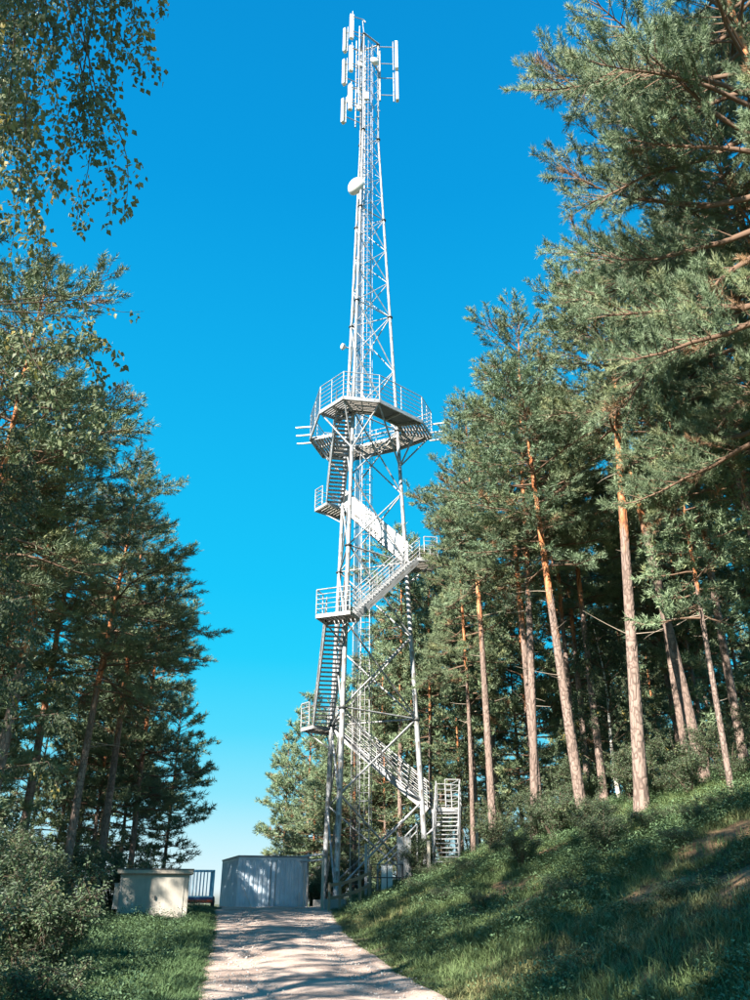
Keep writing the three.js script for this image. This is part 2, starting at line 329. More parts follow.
// antennas
function panelAntenna(x, y0, y1, z, turn, armTo) {
  const p = new THREE.Group(); p.name = 'panel_antenna'; tower.add(p);
  const s = new THREE.Shape(), w = .125, d = .09; s.moveTo(-w, -d); s.lineTo(w, -d); s.lineTo(w, d * .3); s.quadraticCurveTo(w, d, w * .4, d); s.lineTo(-w * .4, d); s.quadraticCurveTo(-w, d, -w, d * .3); s.lineTo(-w, -d);
  const g = new THREE.ExtrudeGeometry(s, { depth: y1 - y0, bevelEnabled: true, bevelSize: .02, bevelThickness: .03, bevelSegments: 2 }).rotateX(-Math.PI / 2).rotateY(turn).translate(x, y0, z);
  tp('radome', g, M.white, p);
  const back = V(-Math.sin(turn), 0, -Math.cos(turn)).multiplyScalar(-.0), pole = V(x, 0, z).add(V(Math.sin(turn) * .24, 0, Math.cos(turn) * .24));
  tp('mounting_pole', bar(V(pole.x, y0 - .15, pole.z), V(pole.x, y1 + .1, pole.z), .035, 7), M.steel, p);
  for (const t of [.18, .82]) { const y = lerp(y0, y1, t); tp('bracket', bar(V(x, y, z), V(pole.x, y, pole.z), .03, 6), M.darkSteel, p); if (armTo) tp('arm', bar(V(pole.x, y, pole.z), V(armTo[0], y, armTo[1]), .032, 6), M.steel, p); }
}
const Ax = legP(2, 50), Bx = legP(1, 50), Cx = legP(0, 50);
for (const [y0, y1] of [[54.4, 56.8], [51.0, 53.4], [47.2, 49.4]]) { panelAntenna(-2.12, y0, y1, -36.2, Math.PI * .32, [Ax.x, Ax.z]); panelAntenna(-1.62, y0 + .1, y1 + .2, -35.3, Math.PI * .1, [Bx.x, Bx.z]); }
panelAntenna(-1.75, 49.9, 51.6, -36.7, Math.PI * .7, [Ax.x, Ax.z]);
for (const [y0, y1] of [[52.5, 55.3], [49.3, 52]]) panelAntenna(1.5, y0, y1, -36.15, -Math.PI * .5, [Cx.x, Cx.z]);
tp('antenna_pole', bar(V(.34, 49.2, -36.1), V(.34, 54.3, -36.1), .05, 8));
tp('antenna_pole', bar(V(Ax.x - .35, 47.2, Ax.z), V(Ax.x - .35, 56.2, Ax.z), .045, 8));
tp('antenna_pole', bar(V(Bx.x - .3, 47.4, Bx.z + .15), V(Bx.x - .3, 55.6, Bx.z + .15), .045, 8));
for (const y of [48.2, 52, 54.6]) { tp('antenna_arm', bar(legP(2, y), V(Ax.x - .35, y, Ax.z), .04, 6)); tp('antenna_arm', bar(legP(1, y), V(Bx.x - .3, y, Bx.z + .15), .04, 6)); tp('antenna_arm', bar(legP(0, y), V(.34, y, -36.1), .04, 6)); }
for (let k = 0; k < 3; k++) tp('top_ring', bar(legP(k, 55.05, .1), legP((k + 1) % 3, 55.05, .1), .05, 7));
tp('lightning_rod', bar(legP(1, 54.9), legP(1, 54.9).add(V(-.1, 1.5, 0)), .03, 6));
{ const g = new Bag(); g.tube([V(-.66, 56.3, -35.35), V(-.72, 56.45, -35.35), V(-.82, 56.48, -35.35), V(-.88, 56.38, -35.35)], [.04, .05, .05, .03], 6); tp('lightning_rod_tip', g.build()); }
function drum(name, c, dir, r, depth) { // shrouded microwave dish
  const pr = [V(0, 0, 0)]; const L = [];
  for (const [a, b] of [[0, 0], [r * .5, .02], [r * .9, .1], [r, .2], [r, depth], [r * .93, depth + r * .22], [r * .75, depth + r * .42], [r * .45, depth + r * .58], [0, depth + r * .64]]) L.push(new THREE.Vector2(a, b));
  const g = new THREE.LatheGeometry(L, 32); const q = new THREE.Quaternion().setFromUnitVectors(V(0, 1, 0), dir.clone().normalize());
  g.applyMatrix4(new THREE.Matrix4().compose(c, q, V(1, 1, 1)));
  const o = tp(name, g, M.white); return o;
}
{ const d1 = drum('dish_antenna', V(-1.0, 40.35, -35.45), V(-.6, 0, .75), .58, .26); tp('dish_mount', bar(V(-1.0, 40.35, -35.45), legP(1, 40.35), .06, 8), M.steel, d1);
  const d2 = drum('dish_antenna', V(-.1, 52.2, -35.6), V(.4, .25, .8), .34, .2); tp('dish_mount', bar(V(-.1, 52.2, -35.6), legP(0, 52.2), .05, 8), M.steel, d2);
  const d3 = drum('dish_antenna', legP(2, 29.6).add(V(-.28, 0, .1)), V(-.8, 0, .3), .2, .16); tp('dish_mount', bar(legP(2, 29.6), legP(2, 29.6).add(V(-.28, 0, .1)), .04, 8), M.steel, d3);
  for (const y of [50.6, 49.0, 53.4]) tp('radio_unit', box(.3, .5, .18, Ax.x - .1, y, Ax.z + .12), M.white);
  tp('radio_unit', box(.28, .6, .2, Bx.x + .22, 48.6, Bx.z), M.white); }

// ───────────────────────── container, shed, trailer, path ─────────────────────────
const paintTex = (r, g, b, s, amt = 18) => tex(256, 256, (a, c, i, j) => { const n = fbm(a * 5, c * 5, s, 4, 5, 5), st = vnoise(a * 40, c * 4, s + 9, 40, 4), f = hash2(i, j, s), k = amt * 2 * (n - .5) + 10 * (st - .5) + 6 * (f - .5); return [r + k, g + k, b + k]; });
function corrugated(w, h, pitch, depth) { // sheet in the xy plane facing +z, ribs upright
  const p = [], idx = [], pts = [];
  for (let x = 0; x < w - 1e-6; x += pitch) for (const [t, z] of [[0, 0], [.3, 0], [.42, depth], [.88, depth]]) if (x + t * pitch <= w) pts.push([x + t * pitch, z]);
  pts.push([w, 0]);
  const u = [];
  for (const [x, z] of pts) { p.push(x - w / 2, 0, z, x - w / 2, h, z); u.push(x / 2, 0, x / 2, h / 2); }
  for (let i = 0; i < pts.length - 1; i++) { const a = i * 2; idx.push(a, a + 2, a + 1, a + 1, a + 2, a + 3); }
  const g = new THREE.BufferGeometry(); g.setAttribute('position', new THREE.Float32BufferAttribute(p, 3)); g.setAttribute('uv', new THREE.Float32BufferAttribute(u, 2)); g.setIndex(idx);
  const o = g.toNonIndexed(); o.computeVertexNormals(); return o;
}
{
  const W = 3.3, D = 6, Hc = 2.3, yaw = -Math.atan2(1, 3.2), c = V(-6.5, 0, -42), front = V(Math.cos(yaw), 0, -Math.sin(yaw) * -1);
  const ang = .3, fx = V(Math.cos(ang), 0, -Math.sin(ang)), fz = V(Math.sin(ang), 0, Math.cos(ang)); // along the front, out of the front
  const origin = c.clone().addScaledVector(fx, W / 2).addScaledVector(fz, -D / 2);
  origin.y = Math.min(H(-6, -43), H(-3.6, -43.5), H(-8, -48)) - .02;
  const t = thing('storage_container', 'pale blue grey corrugated steel container at the end of the gravel road', 'container', null, origin.toArray(), ang);
  const skin = std({ map: paintTex(210, 226, 240, 81), roughness: .55, side: THREE.DoubleSide });
  const put = (name, g, m = skin) => obj(name, g, m, t);
  put('front_wall', corrugated(W - .16, Hc - .22, .22, .04).translate(0, .12, D / 2 - .03));
  put('back_wall', corrugated(W - .16, Hc - .22, .22, .04).rotateY(Math.PI).translate(0, .12, -D / 2 + .03));
  put('side_wall', corrugated(D - .16, Hc - .22, .22, .04).rotateY(Math.PI / 2).translate(W / 2 - .03, .12, 0));
  put('side_wall', corrugated(D - .16, Hc - .22, .22, .04).rotateY(-Math.PI / 2).translate(-W / 2 + .03, .12, 0));
  for (const sx of [-1, 1]) for (const sz of [-1, 1]) put('corner_post', box(.14, Hc, .14, sx * (W / 2 - .05), Hc / 2, sz * (D / 2 - .05)));
  put('roof', box(W + .1, .07, D + .1, 0, Hc + .03, 0), std({ color: lin(.22, .25, .28), roughness: .6 }));
  for (const sz of [-1, 1]) { put('top_rail', box(W - .25, .12, .1, 0, Hc - .065, sz * (D / 2 - .04))); put('bottom_rail', box(W - .25, .14, .1, 0, .07, sz * (D / 2 - .04)), M.plate); }
  for (const sx of [-1, 1]) { put('top_rail', box(.1, .12, D - .25, sx * (W / 2 - .04), Hc - .065, 0)); put('bottom_rail', box(.1, .14, D - .25, sx * (W / 2 - .04), .07, 0), M.plate); }
  put('floor', box(W - .2, .06, D - .2, 0, .11, 0), M.plate);
  put('door_seam', box(.035, Hc - .3, .03, -.1, Hc / 2, D / 2 + .02), M.plate);
  put('lock_rod', box(.03, Hc - .3, .04, .14, Hc / 2, D / 2 + .03), M.steel);
  // pale stakes leaning on and standing before the container
  const at = (x, y, z) => V(x, y, z).applyAxisAngle(V(0, 1, 0), ang).add(origin);
  const stake = (label, a, b, r) => { const q = thing('wooden_stake', label, 'stake', 'pale stakes by the container', a.toArray()); obj('shaft', bar(V(0, 0, 0), b.clone().sub(a), r, 7), M.white, q); };
  const gy = (v) => { v.y = H(v.x, v.z) - .05; return v; };
  stake('pale thin stake leaning against the left of the container front', gy(at(-.95, 0, D / 2 + .5)), at(-1.4, 1.0, D / 2 + .05), .02);
  stake('short pale stake standing before the middle of the container front', gy(at(-.15, 0, D / 2 + .4)), at(-.15, .45, D / 2 + .4), .025);
  stake('short pale stake standing before the right of the container front', gy(at(1.25, 0, D / 2 + .4)), at(1.25, .75, D / 2 + .4), .025);
  stake('tall pale stake standing at the right end of the container front', gy(at(1.5, 0, D / 2 + .25)), at(1.52, 1.75, D / 2 + .12), .03);
  // cable bridge from the container to the tower
  const b0 = at(W / 2 + .1, 2.35, D / 2 - 1.2), b1 = legP(2, 3.1), cb = thing('cable_bridge', 'pair of pale pipes bridging from the container to the tower', 'cable bridge', null, [b0.x, 0, b0.z]);
  for (const dy of [0, -.22]) obj('pipe', bar(V(-.4, b0.y + dy, 0), V(b1.x - b0.x, b0.y - .1 + dy, b1.z - b0.z), .045, 8), M.steel, cb);
  const pm = V(.9, 0, (b1.z - b0.z) * .8); const gy2 = H(b0.x + pm.x, b0.z + pm.z);
  obj('post', bar(V(pm.x * .5, gy2 - .15, pm.z * .55), V(pm.x * .5, b0.y + .1, pm.z * .55), .05, 8), M.steel, cb);
}
{ // small concrete switchgear shed
  const W = 2.12, D = 1.7, Hs = 1.42, x = -6.95, z = -28, y = .8;
  const t = thing('utility_shed', 'small beige concrete utility shed beside the gravel road', 'shed', null, [x, y, z], .24);
  const wall = std({ map: paintTex(176, 170, 160, 91, 16), bumpMap: tex(128, 128, (a, b, i, j) => { const v = 255 * hash2(i, j, 2); return [v, v, v]; }, false), bumpScale: .003, roughness: .9 });
  obj('wall', box(W, Hs + .3, D, 0, Hs / 2 - .15, -D / 2), wall, t);
  const sh = new THREE.Shape(); sh.moveTo(-W / 2 - .1, 0); sh.lineTo(W / 2 + .1, 0); sh.lineTo(W / 2 + .1, .09); sh.lineTo(-W / 2 - .1, .09);
  obj('roof_slab', new THREE.ExtrudeGeometry(sh, { depth: D + .2, bevelEnabled: true, bevelSize: .015, bevelThickness: .015, bevelSegments: 1 }).translate(0, Hs + .005, -D - .1), std({ map: paintTex(176, 164, 150, 92, 16), roughness: .9 }), t);
  obj('roof_edge', box(W + .24, .035, D + .24, 0, Hs + .125, -D / 2), std({ color: lin(.13, .12, .11), roughness: .8 }), t);
  const door = obj('door', box(.98, Hs - .2, .02, .42, Hs / 2 + .02, .008), std({ map: paintTex(182, 175, 164, 93, 12), roughness: .8 }), t);
  obj('handle', box(.05, .1, .05, .05, Hs / 2 + .03, .04), M.darkSteel, door);
  obj('corner_trim', box(.05, Hs - .02, .02, -W / 2 + .04, Hs / 2 - .01, .008), M.concrete, t);
  for (const [px, py] of [[-.78, .62], [-.62, .55], [-.55, .4]]) obj('sticker', box(.05, .04, .006, px, py, .004), M.white, t);
  const m = thing('meter_box', 'small white meter box on the left side of the beige shed', 'meter box', null, [x - W / 2 - .13, y + .42, z - .3]);
  obj('cabinet', box(.2, .7, .34, 0, .35, 0), M.white, m); obj('lid', box(.23, .03, .38, 0, .715, 0), M.white, m); obj('door', box(.16, .5, .012, 0, .38, .176), std({ color: lin(.7, .66, .6) }), m);
}
{ // small trailer with a cage of blue bars
  const t = thing('cage_trailer', 'small trailer with a bright blue barred cage beside the container', 'trailer', null, [-8.0, H(-8.0, -40.5), -40.5], .25);
  const blue = std({ color: lin(.2, .62, .85), roughness: .45 }), W = 1.25, D = 2.2;
  obj('bed', box(W, .1, D, 0, .42, -D / 2), std({ color: lin(.05, .10, .28), roughness: .5 }), t);
  for (const y of [.5, 1.58]) { for (const z of [0, -D]) obj('cage_rail', box(W, .05, .05, 0, y, z), blue, t); for (const sx of [-1, 1]) obj('cage_rail', box(.05, .05, D - .06, sx * W / 2, y, -D / 2), blue, t); }
  for (let i = 0; i <= 8; i++) for (const z of [0, -D]) obj('cage_bar', bar(V(-W / 2 + i * W / 8, .5, z), V(-W / 2 + i * W / 8, 1.58, z), i % 8 ? .018 : .032, 6), blue, t);
  for (let i = 1; i < 10; i++) for (const sx of [-1, 1]) obj('cage_bar', bar(V(sx * W / 2, .5, -i * D / 10), V(sx * W / 2, 1.58, -i * D / 10), .018, 6), blue, t);
  for (const sx of [-1, 1]) {
    const w = obj('wheel', new THREE.TorusGeometry(.19, .075, 10, 24).rotateY(Math.PI / 2).translate(sx * (W / 2 + .1), .265, -D / 2), M.cable, t);
    obj('rim', new THREE.CylinderGeometry(.14, .14, .08, 18).rotateZ(Math.PI / 2).translate(sx * (W / 2 + .1), .265, -D / 2), M.steel, w);
    obj('tail_light', box(.16, .1, .05, sx * .46, .34, .03), std({ color: lin(.55, .08, .03), roughness: .3 }), t);
  }
  obj('axle', bar(V(-W / 2 - .1, .265, -D / 2), V(W / 2 + .1, .265, -D / 2), .04, 8), M.cable, t);
  obj('bumper', box(W, .1, .06, 0, .33, .0), std({ color: lin(.30, .09, .05), roughness: .6 }), t);
  obj('drawbar', box(.08, .08, 1.1, 0, .36, -D - .5), M.cable, t); obj('jockey_leg', bar(V(0, 0, -D - .9), V(0, .36, -D - .9), .035, 7), M.cable, t);
}
{ // timber handrail climbing beside the tower foot
  const t = thing('timber_handrail', 'weathered timber handrail climbing the bank past the tower foot', 'handrail', null, [-1.6, H(-1.6, -31.2), -31.2]);
  const pts = [[-1.6, -31.2], [-1.25, -31.7], [-.9, -32.2], [-.55, -32.6], [-.2, -33]].map(([x, z]) => V(x, H(x, z), z)), o = V(-1.6, H(-1.6, -31.2), -31.2);
  pts.forEach((p) => { const q = p.clone().sub(o); obj('post', boxBetween(q.clone().add(V(0, -.25, 0)), q.clone().add(V(.001, .95, 0)), .09, .09), M.timber, t); });
  for (const h of [.86, .45]) for (let i = 0; i < 4; i++) obj('rail', boxBetween(pts[i].clone().sub(o).add(V(0, h, .06)), pts[i + 1].clone().sub(o).add(V(0, h, .06)), .04, .1), M.timber, t);
  for (const [i, [x, z, h, label]] of [[-1.9, -32.2, 1.8, 'tall pale fence post beside the front leg of the tower'], [-.35, -33.9, 1.9, 'tall pale fence post between the tower and the black landing'], [2.0, -32.6, 1.1, 'short pale post on the bank below the tower stairs'], [4.1, -34.8, 1.3, 'pale post right of the foot of the tower stairs'], [4.7, -35.2, 1.2, 'pale post standing near the slender pine trunk by the stairs']].entries()) {
    const y = H(x, z), f = thing('fence_post', label, 'post', 'pale fence posts round the tower', [x, y, z]); obj('shaft', boxBetween(V(0, -.2, 0), V(.001, h, .01), .1, .1), i % 2 ? M.steel : std({ color: lin(.45, .4, .33), roughness: .9 }), f);
    obj('cap', box(.12, .03, .12, 0, h + .02, .01), M.concrete, f);
  }
}
{ // black steel landing with railing and a white cabinet
  const x = .45, z = -33.6, y = H(x - .4, z + .4) + .08, t = thing('steel_landing', 'small black steel landing with railing at the tower foot', 'landing', null, [x, y, z]);
  obj('deck', box(1.3, .06, 1.1, 0, 0, 0), M.darkSteel, t); obj('skirt', box(1.3, .34, .05, 0, -.2, .52), M.darkSteel, t);
  for (const [px, pz] of [[-.6, .5], [0, .5], [.6, .5], [-.6, -.5], [.6, -.5]]) obj('post', bar(V(px, -.5, pz), V(px, 1.0, pz), .022, 7), M.darkSteel, t);
  for (const h of [1.0, .55, .12]) { obj('rail', bar(V(-.6, h, .5), V(.6, h, .5), .02, 7), M.darkSteel, t); for (const sx of [-.6, .6]) obj('rail', bar(V(sx, h, .5), V(sx, h, -.5), .02, 7), M.darkSteel, t); }
  const c = thing('equipment_cabinet', 'narrow white equipment cabinet on the black steel landing', 'cabinet', null, [x, y + .032, z - .1]);
  obj('body', box(.42, .95, .3, 0, .475, 0), M.white, c); obj('door', box(.36, .8, .014, 0, .48, .157), std({ color: lin(.72, .72, .7), roughness: .5 }), c); obj('top', box(.46, .03, .34, 0, .965, 0), M.white, c);
  const p = thing('sheet_panel', 'tall pale sheet panel behind the white cabinet at the tower foot', 'panel', null, [1.15, H(1.15, -34.4), -34.4]);
  obj('sheet', box(.55, 1.7, .04, 0, .75, 0), M.steel, p); for (const sx of [-.25, .25]) obj('post', box(.06, 1.9, .06, sx, .8, -.06), M.steel, p);
  const r = thing('sloping_handrail', 'white sloping double handrail rising from the black landing', 'handrail', null, [.1, H(.1, -34.2), -34.2]), o = V(.1, H(.1, -34.2), -34.2);
  for (const s of [0, .26]) obj('rail', bar(V(0, .75 + s, 0), V(1.62, 2.3 + s, -1.2), .035, 7), M.steel, r);
  for (const k of [0, .5, 1]) { const q = V(1.62 * k, 0, -1.2 * k), g = H(o.x + q.x, o.z + q.z) - o.y; obj('post', bar(V(q.x, g - .2, q.z), V(q.x, lerp(1.01, 2.56, k), q.z), .035, 7), M.steel, r); }
}

// ───────────────────────── vegetation ─────────────────────────
const barkTex = tex(256, 1024, (a, b, i, j) => { // v runs from the foot to the tip: grey plated bark below, thin orange flaking bark above
  const w = fbm(a * 4, b * 20, 101, 3, 4, 20), edge = b + (w - .5) * .22, up = smooth(.40, .46, edge);
  const crack = Math.abs(vnoise(a * 13 + (w - .5) * 2, b * 120, 103, 13, 120) - .5) * 2, cr2 = Math.abs(vnoise(a * 18, b * 70, 104, 18, 70) - .5) * 2, f = hash2(i, j, 8);
  let lo = mix3([106, 90, 82], mix3([158, 138, 128], [132, 112, 102], w), smooth(.02, .36, Math.min(crack, cr2 + .08)));
  let hi = mix3([176, 108, 66], [208, 146, 104], smooth(.4, .65, fbm(a * 8, b * 60, 106, 3, 8, 60))); hi = mix3(hi, [120, 76, 52], smooth(.72, .85, vnoise(a * 10, b * 110, 107, 10, 110)) * .8);
  const c = mix3(lo, hi, up), k = .88 + .24 * f; return [c[0] * k, c[1] * k, c[2] * k];
});
const barkBump = tex(128, 512, (a, b) => { const w = fbm(a * 4, b * 20, 101, 3, 4, 20), c = Math.abs(vnoise(a * 13 + (w - .5) * 2, b * 120, 103, 13, 120) - .5) * 2; const v = 255 * smooth(0, .4, c); return [v, v, v]; }, false);
const birchTex = tex(128, 512, (a, b, i, j) => { const n = vnoise(a * 3, b * 60, 111, 3, 60), f = hash2(i, j, 9), m = fbm(a * 4, b * 16, 112, 3, 4, 16); let c = mix3([214, 208, 198], [60, 52, 46], smooth(.7, .8, n)); c = mix3(c, [70, 60, 52], smooth(.62, .7, m) * .8); const k = .9 + .2 * f; return [c[0] * k, c[1] * k, c[2] * k]; });
M.bark = std({ map: barkTex, bumpMap: barkBump, bumpScale: .02, roughness: .95 });
M.birchBark = std({ map: birchTex, roughness: .85 });
M.bough = std({ color: lin(.17, .105, .07), roughness: .95 });
M.twig = std({ color: lin(.10, .07, .05), roughness: .95 });
M.deadwood = std({ color: lin(.36, .29, .23), roughness: .95 });
M.needle = std({ vertexColors: true, roughness: .62, side: THREE.DoubleSide });
M.leaf = new THREE.MeshPhysicalMaterial({ vertexColors: true, roughness: .95, transmission: .4, thickness: 0, clearcoat: .12, clearcoatRoughness: .3, side: THREE.DoubleSide });
M.leafGloss = std({ vertexColors: true, roughness: .38, side: THREE.DoubleSide });
const _a = V(0, 0, 0), _b = V(0, 0, 0), _c = V(0, 0, 0);
function randDir(R, o) { const z = R() * 2 - 1, w = R() * 6.2832, s = Math.sqrt(1 - z * z); return o.set(s * Math.cos(w), z, s * Math.sin(w)); }

function tuft(bag, R, p, ax, len, n, nl, nw, col) { // a shoot: needles set all round its axis, leaning forward
  _a.set(ax.y, -ax.x, ax.z * .3).cross(ax).normalize(); _b.crossVectors(ax, _a);
  for (let k = 0; k < n; k++) {
    const w = R() * 6.2832, cw = Math.cos(w), sw = Math.sin(w), s = (k + .5) / n, f = .35 + .75 * s * s, o = .95 - .45 * s;
    let dx = ax.x * f + (_a.x * cw + _b.x * sw) * o, dy = ax.y * f + (_a.y * cw + _b.y * sw) * o, dz = ax.z * f + (_a.z * cw + _b.z * sw) * o;
    const L = nl * (.75 + .5 * R()) / Math.hypot(dx, dy, dz); dx *= L; dy *= L; dz *= L;
    const bx = p.x + ax.x * len * s, by = p.y + ax.y * len * s, bz = p.z + ax.z * len * s;
    const qx = (R() - .5), qy = (R() - .5), qz = (R() - .5); // blade width direction, any way across
    let wx = dy * qz - dz * qy, wy = dz * qx - dx * qz, wz = dx * qy - dy * qx; const wl = nw * .5 / (Math.hypot(wx, wy, wz) || 1); wx *= wl; wy *= wl; wz *= wl;
    const i = bag.p.length / 3; bag.p.push(bx - wx, by - wy, bz - wz, bx + wx, by + wy, bz + wz, bx + dx, by + dy, bz + dz); bag.i.push(i, i + 1, i + 2);
    bag.c.push(...col, ...col, ...col);
  }
}
function pine(o) {
  const R = rng(o.seed), { H: h, cb, R: cr, r, lean = [0, 0] } = o, T = new Bag(), B = new Bag(), C = new Bag(), dead = [];
  const wob = [R.r(-.25, .25), R.r(-.25, .25), R() * 6, R() * 6];
  const tp_ = (t) => V(lean[0] * t + wob[0] * Math.sin(t * 5 + wob[2]) * t, h * t, lean[1] * t + wob[1] * Math.sin(t * 4 + wob[3]) * t);
  const rad = (t) => r * (Math.pow(1 - t, .72) * .92 + .02) * (1 + .35 * Math.exp(-t * h / .3));
  const pts = [], rr = []; for (let k = 0; k <= 26; k++) { const t = k < 3 ? k * .012 : .036 + (k - 3) / 23 * .964; pts.push(tp_(t)); rr.push(rad(t)); }
  pts[0].y -= .3;
  T.tube(pts, rr, o.sides ?? 10, (p) => clamp(p.y / h, 0, 1));
  const vb = (t) => () => clamp(.55 + t * .4, 0, .98);
  let az = R() * 6;
  const base = o.tint ?? [.16, .22, .12];
  for (let i = 0; i < o.boughs; i++) {
    const u = (i + R()) / o.boughs, t = cb + (1 - cb) * .985 * u; az += 2.399 + R.r(-.5, .5);
    const lump = vnoise(u * 6.5, az * 1.3 + 40, o.seed), prof = (Math.pow(1 - u, .5) * (.6 + .4 * smooth(0, .3, u)) + .07) * (.5 + .95 * lump);
    if (lump < .27 && u < .9) continue;
    let L = cr * prof * (R() < .22 ? R.r(.35, .65) : R.r(.75, 1.25)); L = clamp(L, .35, cr * 1.12);
    const el = lerp(-.12, .95, Math.pow(u, 1.4)) + R.r(-.22, .22), P0 = tp_(t), path = [], pr = [], dirs = [], n = 6, r0 = Math.min(rad(t) * .6, .012 + .016 * L);
    let p = P0.clone(), e = el, w = az; const st = L / n;
    for (let k = 0; k <= n; k++) {
      path.push(p.clone()); pr.push(r0 * (1 - .85 * k / n)); const d = V(Math.cos(w) * Math.cos(e), Math.sin(e), Math.sin(w) * Math.cos(e)); dirs.push(d);
      p = p.clone().addScaledVector(d, st); e += R.r(-.16, .2) + (k > 3 ? .1 : -.03); w += R.r(-.25, .25);
    }
    B.tube(path, pr, 5, vb(t), false);
    const n2 = Math.max(3, Math.round(L * o.twigs)), tint = .8 + .4 * R();
    for (let q = 0; q < n2; q++) {
      const s = lerp(u > .8 ? .1 : .28, 1, (q + R()) / n2), kf = Math.min(n - .001, s * n), k0 = Math.floor(kf), P = path[k0].clone().lerp(path[k0 + 1], kf - k0), D = dirs[k0];
      const side = (q % 2 ? 1 : -1) * R.r(.35, 1.25) * (s > .93 ? .3 : 1), ca = Math.cos(side), sa = Math.sin(side), l2 = clamp(L * (.16 + .42 * (1 - s)) * R.r(.6, 1.25), .22, 1.15);
      const d2 = V(D.x * ca - D.z * sa, D.y * .6 + R.r(-.25, .4), D.x * sa + D.z * ca).normalize(), E = P.clone().addScaledVector(d2, l2).add(V(0, R.r(0, .1) * l2 * 2, 0));
      B.tube([P, E], [.010 + .006 * l2, .004], 3, vb(t), false);
      const n3 = Math.max(2, Math.round(l2 * o.shoots)), cv = tint * (.82 + .36 * R()), yl = R() < .12 ? 1.35 : 1, brown = R() < .025;
      for (let m = 0; m < n3; m++) {
        const f = 1 - .8 * Math.pow(1 - (m + 1) / n3, 1.7), Q = P.clone().lerp(E, f); randDir(R, _c);
        const ax = V(d2.x * .9 + _c.x * .75, d2.y * .8 + .42 + _c.y * .5, d2.z * .9 + _c.z * .75).normalize();
        const v = cv * (.88 + .24 * R());
        tuft(C, R, Q, ax, o.shoot * R.r(.7, 1.3), o.npt, o.nl, o.nw, brown ? [.24 * v, .14 * v, .07 * v] : [base[0] * v * yl, base[1] * v * (yl > 1 ? 1.12 : 1), base[2] * v]);
      }
    }
  }
  for (let i = 0; i < (o.dead ?? 0); i++) {
    const t = R.r(o.deadFrom ?? .18, cb + .06), w = R() * 6.28, L = R() < .35 ? R.r(1.0, 2.1) : R.r(.25, .8), e0 = R.r(-.15, .35), p0 = tp_(t), g = new Bag(), ps = [], rs = [];
    for (let k = 0; k <= 4; k++) { const s = k / 4, ww = w + .35 * s * Math.sin(i); ps.push(p0.clone().add(V(Math.cos(ww) * L * s, Math.sin(e0) * L * s + .18 * L * s * s * Math.sin(i * 2.3), Math.sin(ww) * L * s))); rs.push(lerp(.008 + .011 * Math.sqrt(L), .004, s)); }
    g.tube(ps, rs, 5); dead.push(g.build());
  }
  return { trunk: T.build(), boughs: B.build(), crown: C.build(), dead, tris: C.i.length / 3 };
}
function placeTree(kind, proto, x, z, turn, sc, label, category, group) {
  const y = H(x, z) - .02, t = thing(kind, label, category, group, [x, y, z], turn); t.scale.set(sc[0], sc[1], sc[0]); t.rotation.order = 'ZYX';
  obj('trunk', proto.trunk, proto.barkMat ?? M.bark, t); obj('crown', proto.crown, proto.leafMat ?? M.needle, t, 'stuff');
  if (proto.boughs) obj('boughs', proto.boughs, M.bough, t, 'stuff');
  if (proto.branches) obj('branches', proto.branches, M.twig, t, 'stuff');
  for (const g of proto.dead ?? []) obj('dead_branch', g, M.deadwood, t);
  return t;
}
const NEAR = { npt: 22, nl: .135, nw: .014, shoot: .2, twigs: 6.5, shoots: 12, sides: 14 }, MID = { npt: 13, nl: .155, nw: .024, shoot: .22, twigs: 6, shoots: 10.5, sides: 12 }, FAR = { npt: 9, nl: .24, nw: .05, shoot: .26, twigs: 4.6, shoots: 7, sides: 7 };
const PN = 'big_pine', counts = [];
const protos = {
  near: pine({ ...NEAR, seed: 11, H: 21, cb: .34, R: 5.4, r: .23, boughs: 126, lean: [-.4, .2], dead: 3, deadFrom: .2 }),
  a: pine({ ...MID, seed: 21, H: 20, cb: .60, R: 3.5, r: .215, boughs: 72, tint: [.17, .225, .12], lean: [.1, 0], dead: 12 }),
  b: pine({ ...MID, seed: 22, H: 20, cb: .50, R: 2.9, r: .185, boughs: 80, tint: [.15, .215, .125], lean: [-.3, .2], dead: 10 }),
  c: pine({ ...MID, seed: 23, H: 20, cb: .42, R: 3.3, r: .16, boughs: 92, tint: [.165, .22, .115], lean: [.3, -.2], dead: 10 }),
  d: pine({ ...MID, seed: 24, H: 16, cb: .26, R: 3.0, r: .15, boughs: 96, lean: [.1, .2], dead: 6, deadFrom: .08 }),
  f1: pine({ ...FAR, seed: 31, H: 19, cb: .48, R: 2.9, r: .16, boughs: 80, lean: [.3, 0], dead: 5 }),
  f2: pine({ ...FAR, seed: 32, H: 17, cb: .36, R: 2.7, r: .14, boughs: 86, lean: [-.2, .2], dead: 5 }),
  f3: pine({ ...FAR, seed: 33, H: 13, cb: .14, R: 2.5, r: .12, boughs: 90, lean: [0, .1], dead: 2 }),
};
for (const k in protos) counts.push(k + ':' + protos[k].tris);
console.log('pine triangles', counts.join(' '));
const P = (proto, x, z, turn, size, label, group) => placeTree('pine_tree', protos[proto], x, z, turn, [size.wide, size.tall], label, 'pine', group); // size: how wide and tall against the prototype
